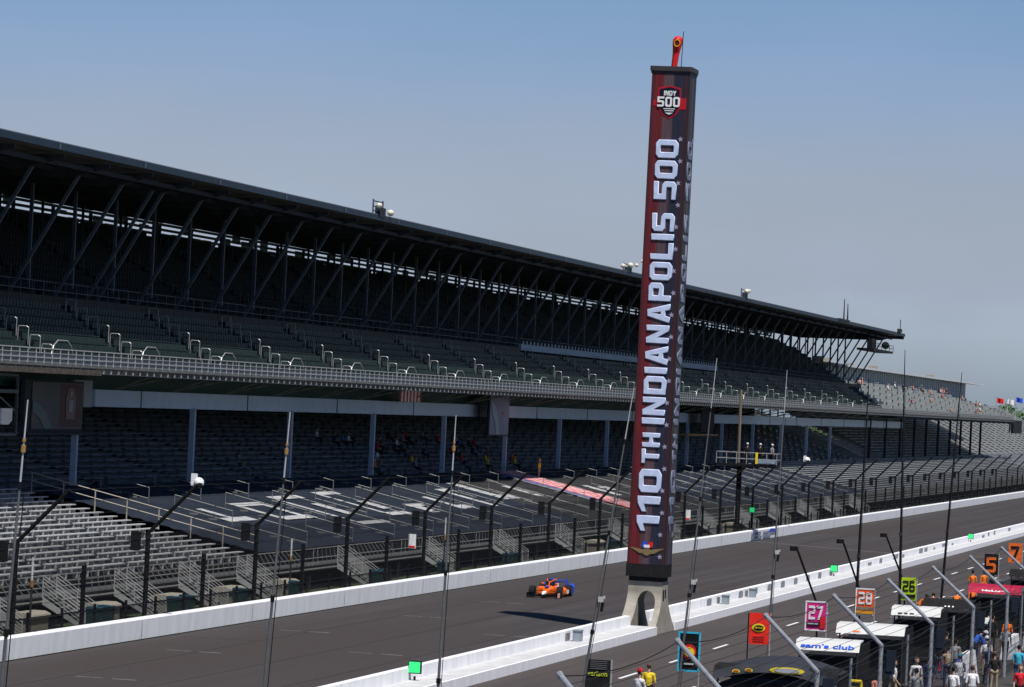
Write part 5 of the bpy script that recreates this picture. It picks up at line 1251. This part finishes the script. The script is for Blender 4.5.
P(-20.6, 159.2, 0, 190, 'carry', 'grey', 'black', 'crew member in grey under the white canopy lettered in blue', 'white', group=GP)
P(-21.9, 158.9, 0, 190, 'stand', 'white', 'black', 'crew member in white above the yellow ovals', 'white', group=GP)
P(-22.5, 176, 0, 180, 'stand', 'white', 'black', 'crew member with dark hair and white shirt below the magenta board', None, group=GP)
P(-22.0, 152, 0, 180, 'carry', 'grey', 'grey', 'crew member in grey right of the red board', 'grey', group=GP)
P(-18.4, 143.5, 0, 180, 'stand', 'navy', 'black', 'crew member in navy at the bottom right of the arched canopy', 'white', group=GP)
more = [(-18.2, 152.5, 40, 'walk', 'salmon', 'khaki', 'person in a salmon top just left of the first lower fence post', 2), (-17.1, 156.2, 190, 'stand', 'grey', 'jeans', 'person in a grey top and jeans low at the bottom edge', 0), (-16.9, 170.5, 70, 'walk', 'blue', 'khaki', 'person in a blue top walking behind the thin fence post', 1),
 (-17.6, 172.8, 210, 'carry', 'khaki', 'navy', 'person in a khaki top carrying a bag behind the walkers', 0), (-16.2, 176.5, 20, 'walk', 'navy', 'jeans', 'person in a navy top striding along the walkway', 1), (-18.9, 184.5, 150, 'stand', 'black', 'black', 'crew member in black standing against the dark stand', 0),
 (-17.0, 193.8, 180, 'walk', 'grey', 'black', 'person in grey walking away past the blue shirted crew', 2), (-15.4, 170.8, 200, 'stand', 'black', 'khaki', 'person in a black top near the bottom right corner', 1), (-19.4, 208.5, 160, 'bend', 'white', 'black', 'crew member in white leaning over behind the black canopy', 0), (-14.9, 176.8, 170, 'stand', 'cyan', 'jeans', 'person in a turquoise top at the right edge', 0)]
for x, y, rz, ps, a_, b_, lab, sk_ in more: P(x, y, 0, rz, ps, a_, b_, lab, 'black' if sk_ == 2 else None, skin=sk_ % 3, hair=sk_, group=GP)
# starter stand crew
for i, (x, s_, lab) in enumerate(((-54.5, 'black', 'left of three officials in white hats on the starter stand'), (-53.35, 'black', 'middle of three officials in white hats on the starter stand'), (-52.3, 'grey', 'right one of three officials on the starter stand, in a pale shirt'))):
    P(x, 352.2, 6.86, 180 - 20 * i, 'stand', s_, 'black', lab, 'white', group='officials on the starter stand')
# spectators in the shade under the deck
sh = [(305.1, 'orange'), (308.0, 'white'), (313.4, 'white'), (318.9, 'grey'), (321.4, 'yellow'), (323.1, 'navy'), (337.3, 'navy'), (339.7, 'red'), (342, 'navy'), (346.2, 'yellow'), (349.5, 'yellow'), (354, 'black'), (357.6, 'yellow'), (361, 'orange'), (273.2, 'grey')]
for i, (y, c_) in enumerate(sh):
    r_ = (i * 7) % 3
    P(-76.75 - .95 * r_, y, 5.16 + .3 * r_, 90, 'sit', c_, ('black', 'jeans', 'khaki')[i % 3], 'spectator in %s, %s from the left in the lowest shaded rows' % (c_, ordinal(i + 1)) if y > 280 else 'lone spectator in grey seated in shade well left of the others', None, skin=i % 3, hair=i % 2, group='spectators seated in the shade', sc=1.0)
rg = random.Random(12)
for i in range(24):
    y = 312 + i * 2.15 + rg.uniform(-.4, .4); r_ = rg.randint(3, 7); c_ = rg.choice(('navy', 'black', 'blue', 'grey', 'red', 'white'))
    P(-76.75 - .95 * r_, y, 5.16 + .3 * r_, 90, 'sit', c_, 'black', 'dim spectator in %s, %s from the left in the upper shaded rows' % (c_, ordinal(i + 1)), None, skin=i % 3, group='spectators in the upper shaded rows')
P(-72.0, 345.8, 3.95 + .7, 90, 'stand', 'yellow', 'khaki', 'person in yellow standing on the benches beside the flag cover', 'yellow', hair=1)
# spectators in the open upper deck
far = [(617, 8, 'salmon'), (619.5, 8, 'white'), (622.5, 8, 'salmon'), (648, 3, 'red'), (648, 7, 'white'), (666, 8, 'white'), (678, 8, 'navy'), (685, 4, 'salmon'), (690, 1, 'salmon'), (693, 8, 'salmon'), (700, 7, 'black'), (706, 8, 'navy'), (712, 7, 'salmon'), (722, 6, 'red'), (735, 1, 'red'), (744, 8, 'salmon'), (752, 2, 'white'), (748, 8, 'black'), (758, 6, 'salmon'), (765, 4, 'red'), (772, 4, 'white'), (735, 8, 'navy'), (738, 8, 'white'), (741, 8, 'salmon')]
for i, (y, r_, c_) in enumerate(far):
    x, z = r3[r_]
    P(x - .15, y, z + .0, 90, 'sit', c_, ('jeans', 'khaki', 'black')[i % 3], 'spectator in %s, %s seated spectator from the left on the open upper deck' % (c_, ordinal(i + 1)), None, skin=i % 2, hair=i % 3, group='spectators on the open upper deck', sc=1.15)
